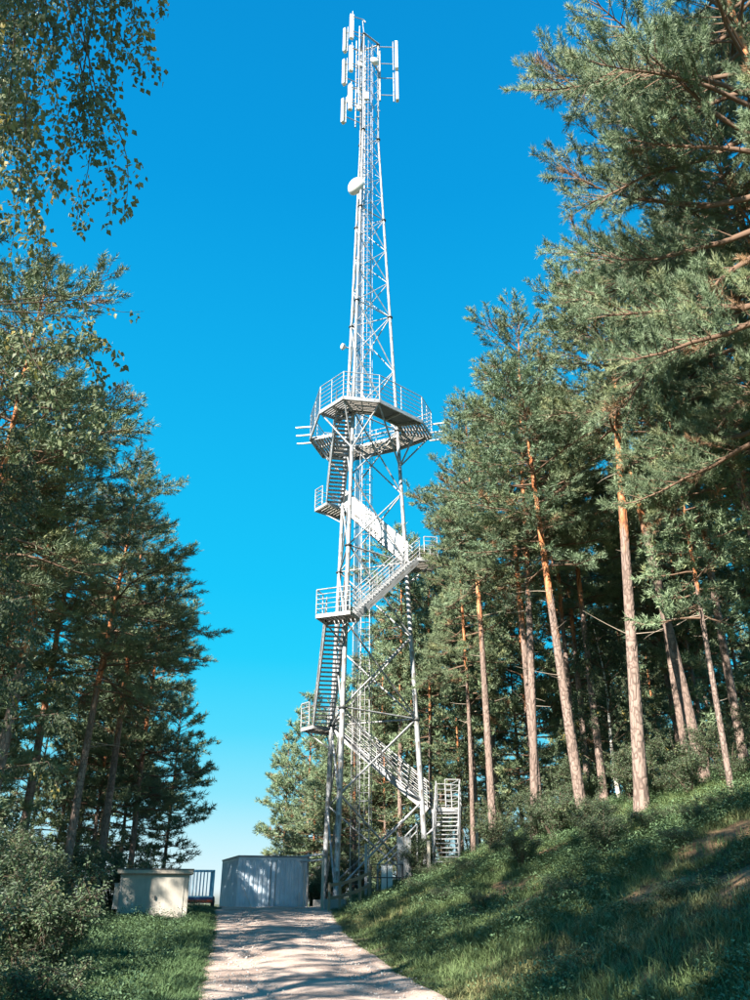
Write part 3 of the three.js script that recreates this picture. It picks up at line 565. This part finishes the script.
// right of the road: the tall trunks above the bank
P('a', 7.5, -24, 2.6, { wide: 1.05, tall: 1.0 }, 'tall pine with a thick bare pink trunk standing on the crest of the grassy bank').rotation.z = -.085;
P('b', 6.55, -27, .4, { wide: 1.08, tall: .84 }, 'pine with a leaning bare trunk standing left of the thick pink trunk').rotation.z = .035;
P('c', 5.35, -29, 4.6, { wide: 1.02, tall: 1.12 }, 'tall full pine right of the tower with its straight trunk rising from shrubs').rotation.z = -.05;
P('b', 4.38, -32, 4.1, { wide: .9, tall: 1.0 }, 'slim orange barked pine between the tower stairs and the tall full pine');
P('c', 3.9, -34.6, 5.2, { wide: .68, tall: .82 }, 'slender young pine beside the foot of the tower stairs');
P('a', 5.84, -30.4, 3.3, { wide: .86, tall: .88 }, 'slim straight pine close behind the tall full pine');
P('a', 10.6, -27, 5.7, { wide: 1.0, tall: 1.02 }, 'orange trunked pine leaning left behind the crest of the bank').rotation.z = .075;
P('f2', 8.6, -20.4, 2.0, { wide: .62, tall: .72 }, 'thin dark trunked young pine in the shade on the bank crest');
P('b', 13.3, -30, 2.2, { wide: 1.0, tall: 1.0 }, 'pine behind the leaning orange trunk on the upper bank');
P('a', 8.77, -32.5, .9, { wide: .8, tall: .95 }, 'slim pine in the pair of close trunks behind the bank');
P('b', 8.3, -34.4, 1.4, { wide: .78, tall: .98 }, 'paler pine in the pair of close trunks behind the bank');
P('c', 10.9, -21.5, 5.0, { wide: 1.0, tall: .98 }, 'bushy pine filling the gap above the upper bank');
P('near', 9.2, -12.8, 3.9, { wide: .86, tall: 1.28 }, 'huge spreading pine whose boughs overhang the bank from beside the road');
P('near', 10.4, -17.0, 3.4, { wide: .9, tall: 1.12 }, 'second spreading pine behind the huge overhanging pine');
// left of the road
P('c', -9.9, -18.5, .8, { wide: 1.05, tall: .90 }, 'tall shaded pine rising from the bushes left of the road');
P('b', -10.6, -23.5, 2.0, { wide: 1.1, tall: .82 }, 'dense pine behind the tall shaded pine left of the road');
P('c', -9.7, -27.6, 3.6, { wide: .98, tall: .80 }, 'orange trunked pine directly behind the beige shed').rotation.z = -.04;
P('b', -10.6, -33.8, 4.4, { wide: 1.0, tall: .80 }, 'pine with a spreading crown between the shed and the blue trailer');
P('d', -10.8, -39, 5.5, { wide: 1.02, tall: 1.0 }, 'pine reaching long boughs towards the road end beyond the shed');
P('f3', -11.3, -47, 1.0, { wide: 1.0, tall: .9 }, 'low dense pine behind the blue barred trailer');
const leftPines = [[-11.4, -20.2, 'a'], [-14.5, -27, 'c'], [-12.6, -31, 'a'], [-14, -41, 'f2'], [-17, -34, 'f1'], [-16, -18, 'f1'], [-18, -25, 'f2'], [-14.5, -47, 'f2'], [-20, -40, 'f1'], [-17, -53, 'f2'], [-22, -31, 'f1'], [-15.4, -22.5, 'f3'], [-18.5, -20, 'f3'], [-17.4, -29.5, 'f3'], [-12.6, -43.5, 'f3'], [-20.5, -26, 'f3'], [-23, -36, 'f3'], [-16.2, -44.5, 'f3'], [-19, -48, 'f3'], [-24, -22, 'f3'], [-12.4, -26.2, 'f3'], [-15.6, -31, 'f3'], [-12.4, -38.4, 'f3'], [-17.8, -36, 'f3'], [-21.5, -44, 'f3'], [-26, -30, 'f3']];
leftPines.forEach(([x, z, k], i) => P(k, x, z, i * 1.7, { wide: .95, tall: k === 'a' || k === 'b' || k === 'c' ? .8 : .92 }, 'pine deeper in the shaded forest left of the road', 'pines in the left forest'));
// the forest goes on left of and behind the viewer and shades the road and bank
[[-9.5, -9.5, 'c'], [-9.2, -1.5, 'a'], [-6.2, 2.2, 'a'], [-5.8, 6.8, 'b'], [-9.5, 7, 'b']].forEach(([x, z, k], i) => P(k, x, z, i * 2.1 + .4, { wide: 1, tall: 1.08 }, 'roadside pine of the left forest back towards the viewer', 'pines shading the road'));
// behind the tower and down the far side of the hill
[[1.3, -46, 'f1', 1, 1.05], [2.9, -44.5, 'f2', .9, 1.0], [.3, -52, 'f2', 1, 1], [-2.2, -57, 'f3', 1.15, 1.1], [-4.6, -60, 'f3', 1.1, 1.15], [-6.6, -63, 'f3', 1, 1.0], [-3.6, -66, 'f2', 1, .9], [3.9, -50, 'f1', 1, 1], [5.2, -46.5, 'f2', 1, 1.1], [4.9, -41, 'f2', .85, 1.05], [-.6, -63, 'f2', 1, 1], [2.2, -58, 'f1', 1, 1], [-1.2, -49, 'f3', 1, .8], [.6, -47.5, 'f3', .8, .75], [2.2, -48.5, 'f3', 1, .9], [3.6, -46.8, 'f3', .9, .8], [-2.4, -52.5, 'f3', 1, .75], [4.4, -43.8, 'f3', .8, .7], [-.6, -55, 'f3', 1.1, 1.0], [1.4, -53.5, 'f3', 1.1, 1.0], [-3.9, -54.5, 'f3', .9, .62]].forEach(([x, z, k, s, sy], i) => P(k, x, z, i * 1.3, { wide: s, tall: sy }, 'pine growing beyond the lattice tower on the far side of the hill', 'pines behind the tower'));
// deep forest behind the bank
{ const R = rng(77), spots = [];
  let tries = 0; while (spots.length < 44 && tries++ < 4000) { const d = R.r(35, 72), x = R.r(6, 6 + d * .5); if (spots.every(([a, b]) => Math.hypot(a - x, b + d) > 2.3)) spots.push([x, -d]); }
  for (const [x, d] of [[12.4, 24], [14.6, 26], [16.5, 22.5], [15.2, 19], [11.6, 31], [15.8, 31.5], [13.6, 34]]) spots.push([x, -d]);
  spots.forEach(([x, z], i) => P(['f1', 'f2', 'f3', 'f3'][i % 4], x, z, R() * 6.28, { wide: R.r(.85, 1.15), tall: R.r(.88, 1.15) }, 'slender pine standing deep in the forest behind the grassy bank', 'pines deep in the right forest')); }

// broadleaf shrubs
function leafQuad(bag, p, d, n, L, W, col) { // a pointed leaf, folded a little along its midrib
  _a.crossVectors(d, n).normalize().multiplyScalar(W / 2);
  const i = bag.p.length / 3, f = .16 * W;
  const mx = p.x + d.x * L * .42, my = p.y + d.y * L * .42, mz = p.z + d.z * L * .42;
  bag.p.push(p.x, p.y, p.z, mx + _a.x + n.x * f, my + _a.y + n.y * f, mz + _a.z + n.z * f, p.x + d.x * L, p.y + d.y * L - L * .12, p.z + d.z * L, mx - _a.x + n.x * f, my - _a.y + n.y * f, mz - _a.z + n.z * f);
  bag.i.push(i, i + 1, i + 2, i, i + 2, i + 3); bag.c.push(...col, ...col, ...col, ...col);
}
function shrub(o) {
  const R = rng(o.seed), T = new Bag(), C = new Bag();
  for (let s = 0; s < o.stems; s++) {
    const w = s * 2.4 + R.r(-.4, .4), lean = R.r(.1, 1) * o.R, hh = o.H * R.r(.55, 1) * (1 - .25 * lean / o.R), pts = [], rs = [];
    for (let k = 0; k <= 5; k++) { const t = k / 5; pts.push(V(Math.cos(w) * (.12 + lean * Math.pow(t, 1.3)), -.1 + (hh + .1) * Math.sin(t * 1.45), Math.sin(w) * (.12 + lean * Math.pow(t, 1.3)))); rs.push(lerp(.022, .005, t) * o.H / 2); }
    T.tube(pts, rs, 5, null, false);
    for (let q = 0; q < o.twigs; q++) {
      const t = Math.pow(R(), .7) * .85 + .15, kf = Math.min(4.999, t * 5), k0 = Math.floor(kf), P0 = pts[k0].clone().lerp(pts[k0 + 1], kf - k0); randDir(R, _c);
      const d = V(_c.x, _c.y * .6 + .25, _c.z).normalize(), L = R.r(.25, .7) * o.R * .6, E = P0.clone().addScaledVector(d, L); T.tube([P0, E], [.006, .003], 3, null, false);
      const cv = R.r(.65, 1.25), yl = R() < .1 ? 1.5 : 1;
      for (let m = 0; m < o.leaves; m++) {
        const p = P0.clone().lerp(E, R.r(.15, 1.05)); randDir(R, _b); p.addScaledVector(_b, .05);
        const ld = V(d.x * .5 + _b.x, _b.y * .6 - .15, d.z * .5 + _b.z).normalize(), nn = V(R.r(-.6, .6), 1, R.r(-.6, .6)).normalize(), v = cv * R.r(.8, 1.2), L2 = o.leaf * R.r(.7, 1.25);
        leafQuad(C, p, ld, nn, L2, L2 * .62, [o.tint[0] * v * yl, o.tint[1] * v * (yl > 1 ? 1.1 : 1), o.tint[2] * v]);
      }
    }
  }
  return { trunk: T.build(), crown: C.build() };
}
const shrubs = [shrub({ seed: 51, H: 2.2, R: 1.3, stems: 13, twigs: 26, leaves: 20, leaf: .075, tint: [.105, .165, .07] }), shrub({ seed: 52, H: 2.8, R: 1.4, stems: 14, twigs: 28, leaves: 20, leaf: .08, tint: [.11, .17, .075] }), shrub({ seed: 53, H: 1.3, R: 1.0, stems: 12, twigs: 20, leaves: 18, leaf: .06, tint: [.12, .18, .075] }), shrub({ seed: 54, H: 3.6, R: 1.3, stems: 9, twigs: 34, leaves: 18, leaf: .075, tint: [.12, .175, .075] })];
shrubs.forEach((s) => { s.leafMat = M.leaf; });
function bush(k, x, z, turn, s, label, group) { const t = thing('leafy_shrub', label, 'shrub', group, [x, H(x, z) - .03, z], turn); t.scale.setScalar(s); obj('stems', shrubs[k].trunk, M.twig, t, 'stuff'); obj('foliage', shrubs[k].crown, M.leaf, t, 'stuff'); return t; }
[[-4.9, -13.6, 0, .8], [-5.8, -15.2, 1, .85], [-7.6, -17.5, 1, 1], [-7.6, -14.5, 3, .95], [-5.6, -11.4, 0, .9], [-6.8, -12.6, 1, 1], [-8.4, -16.4, 3, 1.1], [-8.6, -20.5, 1, 1], [-8.9, -21.8, 3, .9], [-9.8, -23.2, 1, .95], [-9.3, -26, 3, .9], [-8.6, -29.5, 1, .9], [-9.5, -19, 3, 1.15], [-4.2, -11.2, 2, .8], [-8.2, -10.6, 3, 1.1], [-5.0, -9.4, 1, .9], [-10.4, -24.4, 3, 1.2], [-10.4, -29, 3, 1.1], [-10, -14.5, 3, 1.3], [-7.9, -31.5, 0, .9], [-9.4, -36, 0, 1], [-11, -33.5, 3, 1]]
  .forEach(([x, z, k, s], i) => bush(k, x, z, i * 1.9, k === 3 ? s * .82 : s * .95, 'dense dark leafy shrub in the thicket left of the gravel road', 'shrubs in the left thicket'));
[[5.7, -28.6, 1, .8], [6.4, -25.6, 2, .9], [5.1, -27.2, 2, .9], [7.0, -28.2, 0, .9], [8.1, -26.6, 1, .85], [9.2, -25.2, 0, .9], [10.2, -24.4, 3, .8], [8.9, -28.6, 3, .85], [4.2, -30.6, 0, .8], [7.2, -31, 3, .8], [9.7, -30.4, 3, .9], [11.6, -27.5, 3, .8], [11.9, -24.6, 1, .8], [6.2, -33.6, 3, .75], [11.4, -33.5, 3, 1], [8.4, -36.5, 3, 1], [5.4, -37, 3, .9], [13.5, -28, 3, .9], [14.4, -30, 3, 1], [13.8, -37, 3, 1.1], [10.6, -38.5, 3, 1.1], [7.6, -40.5, 3, 1.1], [9.8, -22.6, 2, .8], [8.4, -24.6, 2, .9], [5.6, -26.4, 2, .9]]
  .forEach(([x, z, k, s], i) => bush(k, x, z, i * 2.3 + 1, s * .85, 'leafy shrub growing among the pine trunks behind the bank', 'shrubs among the right trunks'));
[[3.2, -15.4, .42], [4.6, -17.6, .5], [2.2, -18.4, .34], [6.2, -19.2, .55], [3.6, -21.6, .5], [7.4, -18.0, .42], [5.4, -15.6, .36], [8.3, -22.2, .6], [1.6, -21.4, .35], [2.6, -24.8, .45], [5.9, -22.4, .5], [1.2, -26.8, .4], [3.9, -26.2, .55], [7.0, -14.2, .34], [4.2, -12.6, .3], [2.6, -28.6, .5], [6.4, -17.2, .3], [1.9, -30.6, .5]]
  .forEach(([x, z, s], i) => bush(i % 3 === 1 ? 0 : 2, x, z, i * 2.9, s, 'small leafy sapling bush growing out of the grass of the bank', 'saplings on the grassy bank'));
[[-2.6, -47.6, 1, 1], [-.8, -46.6, 3, 1], [1.8, -43, 1, 1], [3.3, -42, 3, .9], [-1.9, -45.6, 0, 1], [.4, -44.4, 1, .9], [4.4, -39.6, 3, .9], [-3.0, -44.6, 0, .8]]
  .forEach(([x, z, k, s], i) => bush(k, x, z, i * 1.1, s, 'leafy shrub standing in the undergrowth behind the lattice tower', 'shrubs behind the tower'));
bush(1, 1.75, -34.0, .6, .62, 'small yellowing shrub between the black landing and the tower stairs');
bush(0, 5.2, -24.8, 2, .75, 'rounded green shrub on the bank edge in front of the straight trunks');
{ // wooded country far down beyond the hill
  const R = rng(91), ms = [], bs = [], q = new THREE.Quaternion(), up = V(0, 1, 0);
  for (let k = 0; k < 240; k++) { const d = R.r(105, 190), x = R.r(-95, 20), s = R.r(.9, 1.3); q.setFromAxisAngle(up, R() * 6.28); ms.push(new THREE.Matrix4().compose(V(x, H(x, -d), -d), q, V(s, s * .62, s))); }
  instanced('distant_wood', protos.f3.crown, M.needle, ms, null, 'distant pine wood seen low beyond the hill');
}
// birches
function birchLeaves(C, R, pts, spacing, tw, leaf, tint) {
  let acc = 0;
  for (let k = 0; k < pts.length - 1; k++) {
    const L = pts[k].distanceTo(pts[k + 1]), D = pts[k + 1].clone().sub(pts[k]).normalize();
    for (acc += L; acc > 0; acc -= spacing) {
      const p0 = pts[k].clone().lerp(pts[k + 1], R()); randDir(R, _c); const d = V(_c.x * .7 + D.x * .4, _c.y * .25 - .45 + D.y * .3, _c.z * .7 + D.z * .4).normalize(), l = tw * R.r(.3, 1.2), n = Math.max(2, Math.round(l / .028)), yl = R() < .05;
      for (let m = 0; m < n; m++) {
        const p = p0.clone().addScaledVector(d, l * (m + R()) / n); randDir(R, _b); const ld = V(_b.x * .6, -.55 + _b.y * .5, _b.z * .6).normalize(), nn = V(_b.z, .3 + R() * .6, -_b.x).normalize(), v = R.r(.7, 1.3), s = leaf * R.r(.7, 1.2);
        leafQuad(C, p.addScaledVector(_b, .03), ld, nn, s, s * .78, yl ? [.34 * v, .27 * v, .06 * v] : [tint[0] * v, tint[1] * v, tint[2] * v]);
      }
    }
  }
}
{
  const S = [[-3.1,9.07,-4.09,-3.2,6.39,-5.45],[-3.33,9.3,-4.22,-3.4,6.85,-5.5],[-3.23,9.74,-4.46,-3.06,7.09,-5.47],[-2.73,8.69,-3.88,-2.94,6.53,-5.17],[-2.76,9.11,-4.11,-2.79,7.33,-4.82],[-3.12,10.28,-4.85,-3.04,8.43,-5.74],[-2.88,10.01,-4.7,-3.06,8.49,-5.44],[-2.72,9.68,-4.51,-2.5,7.97,-5.12],[-2.57,9.67,-4.51,-2.5,8.41,-5.38],[-2.46,9.48,-4.4,-2.23,8.49,-5.05],[-2.4,9.82,-4.5,-2.12,8.36,-4.93],[-2.69,8.91,-5.1,-2.68,7.6,-5.81],[-2.39,7.91,-4.78,-2.13,6.86,-4.99],[-2.94,8.81,-5.35,-2.91,7.65,-5.9],[-2.91,8.68,-5.15,-3.14,7.91,-5.78],[-3.48,9.89,-4.54,-3.53,7.83,-5.84],[-3.39,9.18,-4.32,-3.34,7.79,-5.21],[-2.24,9.43,-4.29,-2.08,9.01,-4.78],[-2.55,10.17,-4.69,-2.4,9.04,-4.98],[-2.77,8.9,-4.0,-2.78,7.45,-4.52],[-3.51,9.95,-4.96,-3.75,8.64,-5.56],[-2.66,9.74,-4.46,-2.95,8.61,-4.89],[-2.78,9.53,-4.35,-2.43,8.47,-4.79],[-3.13,8.3,-4.67,-2.93,7.22,-5.27],[-3.44,8.32,-5.09,-3.31,7.05,-5.98],[-3.99,6.3,-6.26,-3.13,6.92,-6.24],[-3.19,6.92,-6.26,-2.3,7.04,-6.53],[-2.93,6.74,-6.02,-2.4,6.17,-6.08],[-3.64,6.65,-6.4,-2.94,6.69,-6.69],[-3.87,6.7,-6.46,-3.39,5.82,-6.94],[-3.34,6.51,-6.21,-2.96,5.38,-6.58],[-3.02,6.71,-6.32,-2.74,5.85,-6.8]];
  const bx = -7.4, bz = -4.2, by = H(bx, bz), R = rng(131), T = new Bag(), TB = new Bag(), C = new Bag(), o = V(bx, by, bz), tint = [.13, .165, .07];
  const trunk = []; for (let k = 0; k <= 14; k++) { const t = k / 14; trunk.push(V(.5 * t * t, -.3 + 14 * t, -.3 * t)); }
  T.tube(trunk, trunk.map((_, k) => .17 * (1 - k / 14.6)), 12, (p) => p.y / 3);
  const hubs = [V(-3.2, 10.6, -4.3), V(-2.6, 10.6, -4.4), V(-3.6, 10.9, -5.0), V(-4.1, 6.6, -6.0)];
  hubs.forEach((hb, i) => { const q = hb.clone().sub(o), s = trunk[i === 3 ? 5 : 8 + i]; const pts = []; for (let k = 0; k <= 6; k++) { const t = k / 6; pts.push(s.clone().lerp(q, t).add(V(0, .9 * Math.sin(t * Math.PI) * (i === 3 ? .4 : 1), 0))); } TB.tube(pts, pts.map((_, k) => lerp(.06, .015, k / 6)), 6, (p) => p.y / 3, false); });
  S.forEach((s, i) => {
    const a = V(s[0], s[1], s[2]).sub(o), b = V(s[3], s[4], s[5]).sub(o), hb = (i >= 25 ? hubs[3] : hubs[i % 3]).clone().sub(o), pts = [];
    for (let k = 0; k <= 7; k++) { const t = k / 7; pts.push(a.clone().lerp(b, t).add(V(.1 * Math.sin(t * 4 + i), 0, .1 * Math.cos(t * 3.3 + i)))); }
    TB.tube([hb, ...pts], [.01, ...pts.map((_, k) => lerp(.006, .002, k / 7))], 4, (p) => p.y / 3, false);
    birchLeaves(C, R, pts, i === 26 ? .1 : .055, i === 26 ? .12 : .26, .06, tint);
  });
  for (let i = 0; i < 46; i++) { // the rest of the crown, over and beside the viewer's left
    const t = R.r(.45, .98), w = R.r(0, 6.28); if (Math.cos(w) > .1 && Math.sin(w) < .6) continue;
    const s = trunk[Math.floor(t * 14)], L = R.r(1, 2.6) * (1.15 - t * .6), e = s.clone().add(V(Math.cos(w) * L, R.r(.1, .9), Math.sin(w) * L)), g = e.clone().add(V(Math.cos(w) * .5, -R.r(.5, 1.6), Math.sin(w) * .5));
    TB.tube([s, e, g], [.04, .015, .004], 5, (p) => p.y / 3, false); birchLeaves(C, R, [s.clone().lerp(e, .3), e, g], .06, .4, .055, tint);
  }
  const t = thing('birch_tree', 'birch beside the road hanging thin leafy twigs across the sky', 'birch', null, o.toArray());
  obj('trunk', T.build(), M.birchBark, t); obj('branches', TB.build(), M.twig, t, 'stuff'); obj('crown', C.build(), M.leaf, t, 'stuff');
}
function birch(seed, h, cr, n, leaf, tint) {
  const R = rng(seed), T = new Bag(), TB = new Bag(), C = new Bag(), trunk = []; const lx = R.r(-.4, .4), lz = R.r(-.4, .4);
  for (let k = 0; k <= 12; k++) { const t = k / 12; trunk.push(V(lx * t * t + .08 * Math.sin(t * 7), -.2 + h * t, lz * t)); }
  T.tube(trunk, trunk.map((_, k) => .011 * h * (1 - k / 12.7)), 10, (p) => p.y / 3);
  for (let i = 0; i < n; i++) {
    const t = lerp(.22, .98, (i + R()) / n), w = i * 2.4 + R(), L = cr * (1.2 - t) * R.r(.6, 1.2) + .3, s = trunk[Math.floor(t * 11.99)], m = s.clone().add(V(Math.cos(w) * L * .6, L * .45, Math.sin(w) * L * .6)), e = s.clone().add(V(Math.cos(w) * L, L * .5, Math.sin(w) * L)), g = e.clone().add(V(Math.cos(w) * .3, -R.r(.3, 1.1), Math.sin(w) * .3));
    TB.tube([s, m, e, g], [.028, .016, .01, .003], 5, (p) => p.y / 3, false); birchLeaves(C, R, [m, e, g], .045, .4, leaf, tint);
  }
  return { trunk: T.build(), branches: TB.build(), crown: C.build(), barkMat: M.birchBark, leafMat: M.leaf };
}
{
  const b1 = birch(141, 11.5, 2.6, 70, .065, [.07, .105, .045]), b2 = birch(142, 8, 1.9, 46, .07, [.075, .115, .05]);
  placeTree('birch_tree', b1, -8.3, -13.6, .4, [1, 1], 'young birch with small leaves in front of the left pines', 'birch');
  placeTree('birch_tree', b2, 9.4, -32.6, 3, [1, .9], 'young birch among the pine trunks behind the bank', 'birch');
}
// ground cover
function grassTuft(seed, n, h, w, spread) {
  const R = rng(seed), B = new Bag();
  for (let k = 0; k < n; k++) {
    const a = R() * 6.28, rr = Math.sqrt(R()) * spread, x = Math.cos(a) * rr, z = Math.sin(a) * rr, hh = h * R.r(.5, 1.1), b = R() * 6.28, bend = R.r(.2, .8) * hh, dx = Math.cos(b), dz = Math.sin(b), ww = w * R.r(.7, 1.2), px = -dz * ww / 2, pz = dx * ww / 2, i = B.p.length / 3;
    B.p.push(x - px, -.03, z - pz, x + px, -.03, z + pz, x + dx * bend * .3 - px * .8, hh * .55, z + dz * bend * .3 - pz * .8, x + dx * bend * .3 + px * .8, hh * .55, z + dz * bend * .3 + pz * .8, x + dx * bend, hh * .92, z + dz * bend);
    B.i.push(i, i + 1, i + 3, i, i + 3, i + 2, i + 2, i + 3, i + 4); const v = R.r(.75, 1.25); for (let q = 0; q < 5; q++) B.c.push(v, v, v);
  }
  return B.build();
}
function herb(seed, n, leaf, h, spread) {
  const R = rng(seed), C = new Bag();
  for (let k = 0; k < n; k++) { randDir(R, _b); const a = R() * 6.28, rr = Math.sqrt(R()) * spread, p = V(Math.cos(a) * rr, h * R.r(.1, 1), Math.sin(a) * rr), v = R.r(.7, 1.3); leafQuad(C, p, V(_b.x, _b.y * .4, _b.z).normalize(), V(R.r(-.5, .5), 1, R.r(-.5, .5)).normalize(), leaf * R.r(.6, 1.2), leaf * .6, [v, v, v]); }
  return C.build();
}
{
  const R = rng(201), gm = std({ vertexColors: true, roughness: .75, side: THREE.DoubleSide }), mats = [[], [], []], cols = [[], [], []], hm = [[], []], hc = [[], []];
  const m4 = new THREE.Matrix4(), q = new THREE.Quaternion(), up = V(0, 1, 0);
  const add = (list, cl, x, z, s, sy, c) => { q.setFromAxisAngle(up, R() * 6.28); list.push(new THREE.Matrix4().compose(V(x, H(x, z) - .01, z), q, V(s, sy, s))); cl.push(c); };
  for (let k = 0; k < 70000; k++) {
    const d = 5 + 33 * Math.pow(R(), 1.25), s = -.28 + 11.6 * Math.pow(R(), 1.1), x = roadC(d) + roadHW(d) + s, z = -d, sd = sandy(x, z);
    if (R() < sd * .95) continue; const n = fbm(x * .6, z * .6, 205, 3), dense = s < 9.5 ? .45 : .25; if (R() > dense * (.35 + n * 1.3)) continue;
    const t = fbm(x * .8, z * .8, 207, 3), dry = smooth(.52, .7, fbm(x * .5, z * .5, 209, 3)), hh = R.r(.3, .68) * (.5 + .8 * n) * smooth(-.6, .8, s);
    const c = mix3(mix3([.08, .125, .045], [.135, .185, .065], t), [.27, .23, .10], dry * R.r(.2, .9)); add(mats[k % 3], cols[k % 3], x, z, R.r(.8, 1.3), hh, lin(...c));
  }
  for (let k = 0; k < 16000; k++) { // left verge
    const d = 7 + 30 * Math.pow(R(), 1.2), s = -.3 + 3.8 * Math.pow(R(), 1.3), x = roadC(d) - roadHW(d) - yard(d) - s, z = -d; if (x > -7.8 && x < -5.4 && d > 27.8 && d < 30) continue;
    const t = fbm(x * .8, z * .8, 217, 3), c = mix3([.065, .12, .045], [.1, .16, .06], t); add(mats[k % 3], cols[k % 3], x, z, R.r(.8, 1.2), R.r(.25, .65) * smooth(-.5, .5, s), lin(...c));
  }
  for (let k = 0; k < 26000; k++) { // herbs on the bank and the forest floor
    const d = 6 + 38 * R(), s = .3 + 16 * Math.pow(R(), .8), x = roadC(d) + roadHW(d) + s, z = -d; if (sandy(x, z) > .35 || fbm(x * .7, z * .7, 221, 3) < .42) continue;
    add(hm[k % 2], hc[k % 2], x, z, R.r(.6, 1.3), R.r(.6, 1.4), lin(...mix3([.07, .13, .06], [.14, .22, .10], R())));
  }
  for (let k = 0; k < 3500; k++) { const d = 8 + 34 * R(), s = .5 + 10 * R(), x = roadC(d) - roadHW(d) - yard(d) - s, z = -d; if (x > -7.9 && x < -5.3 && d > 27.5 && d < 30) continue; add(hm[k % 2], hc[k % 2], x, z, R.r(.7, 1.4), R.r(.7, 1.6), lin(...mix3([.05, .1, .045], [.09, .15, .07], R()))); }
  const tg = [grassTuft(301, 16, .30, .009, .12), grassTuft(302, 18, .24, .008, .14), grassTuft(303, 13, .40, .009, .1)];
  tg.forEach((g, i) => instanced(numbered('grass'), g, gm, mats[i], cols[i], ['short green grass covering the bank and verges', 'fine low grass between the taller tufts', 'taller grass tufts on the bank and verges'][i]));
  const hg = [herb(311, 26, .06, .3, .2), herb(312, 34, .045, .22, .24)];
  hg.forEach((g, i) => instanced(numbered('ground_cover'), g, gm, hm[i], hc[i], ['broad leafy herbs scattered over bank and forest floor', 'small leaved low plants scattered over bank and forest floor'][i]));
  console.log('tufts', mats.map((m) => m.length), hm.map((m) => m.length));
  // loose stones on the road
  const rock = new THREE.IcosahedronGeometry(1, 0); rock.scale(1, .65, .85); const rm = [], rc = [];
  for (let k = 0; k < 7000; k++) { const d = 8 + 30 * R(), t = R(), c = roadC(d), hw = roadHW(d), x = c + (t * 2 - 1) * hw * (R() < .35 ? .98 : .9), s = .005 + .014 * Math.pow(R(), 3); q.setFromAxisAngle(randDir(R, _c), R() * 6); rm.push(new THREE.Matrix4().compose(V(x, roadY(d) + .006, -d), q, V(s * 1.3, s, s))); const v = R.r(.25, .55); rc.push(lin(v, v * .95, v * .9)); }
  instanced('loose_gravel', rock, std({ color: lin(1, 1, 1), roughness: .9 }), rm, rc, 'loose pebbles strewn over the gravel road');
}
renderer.render(scene, camera);
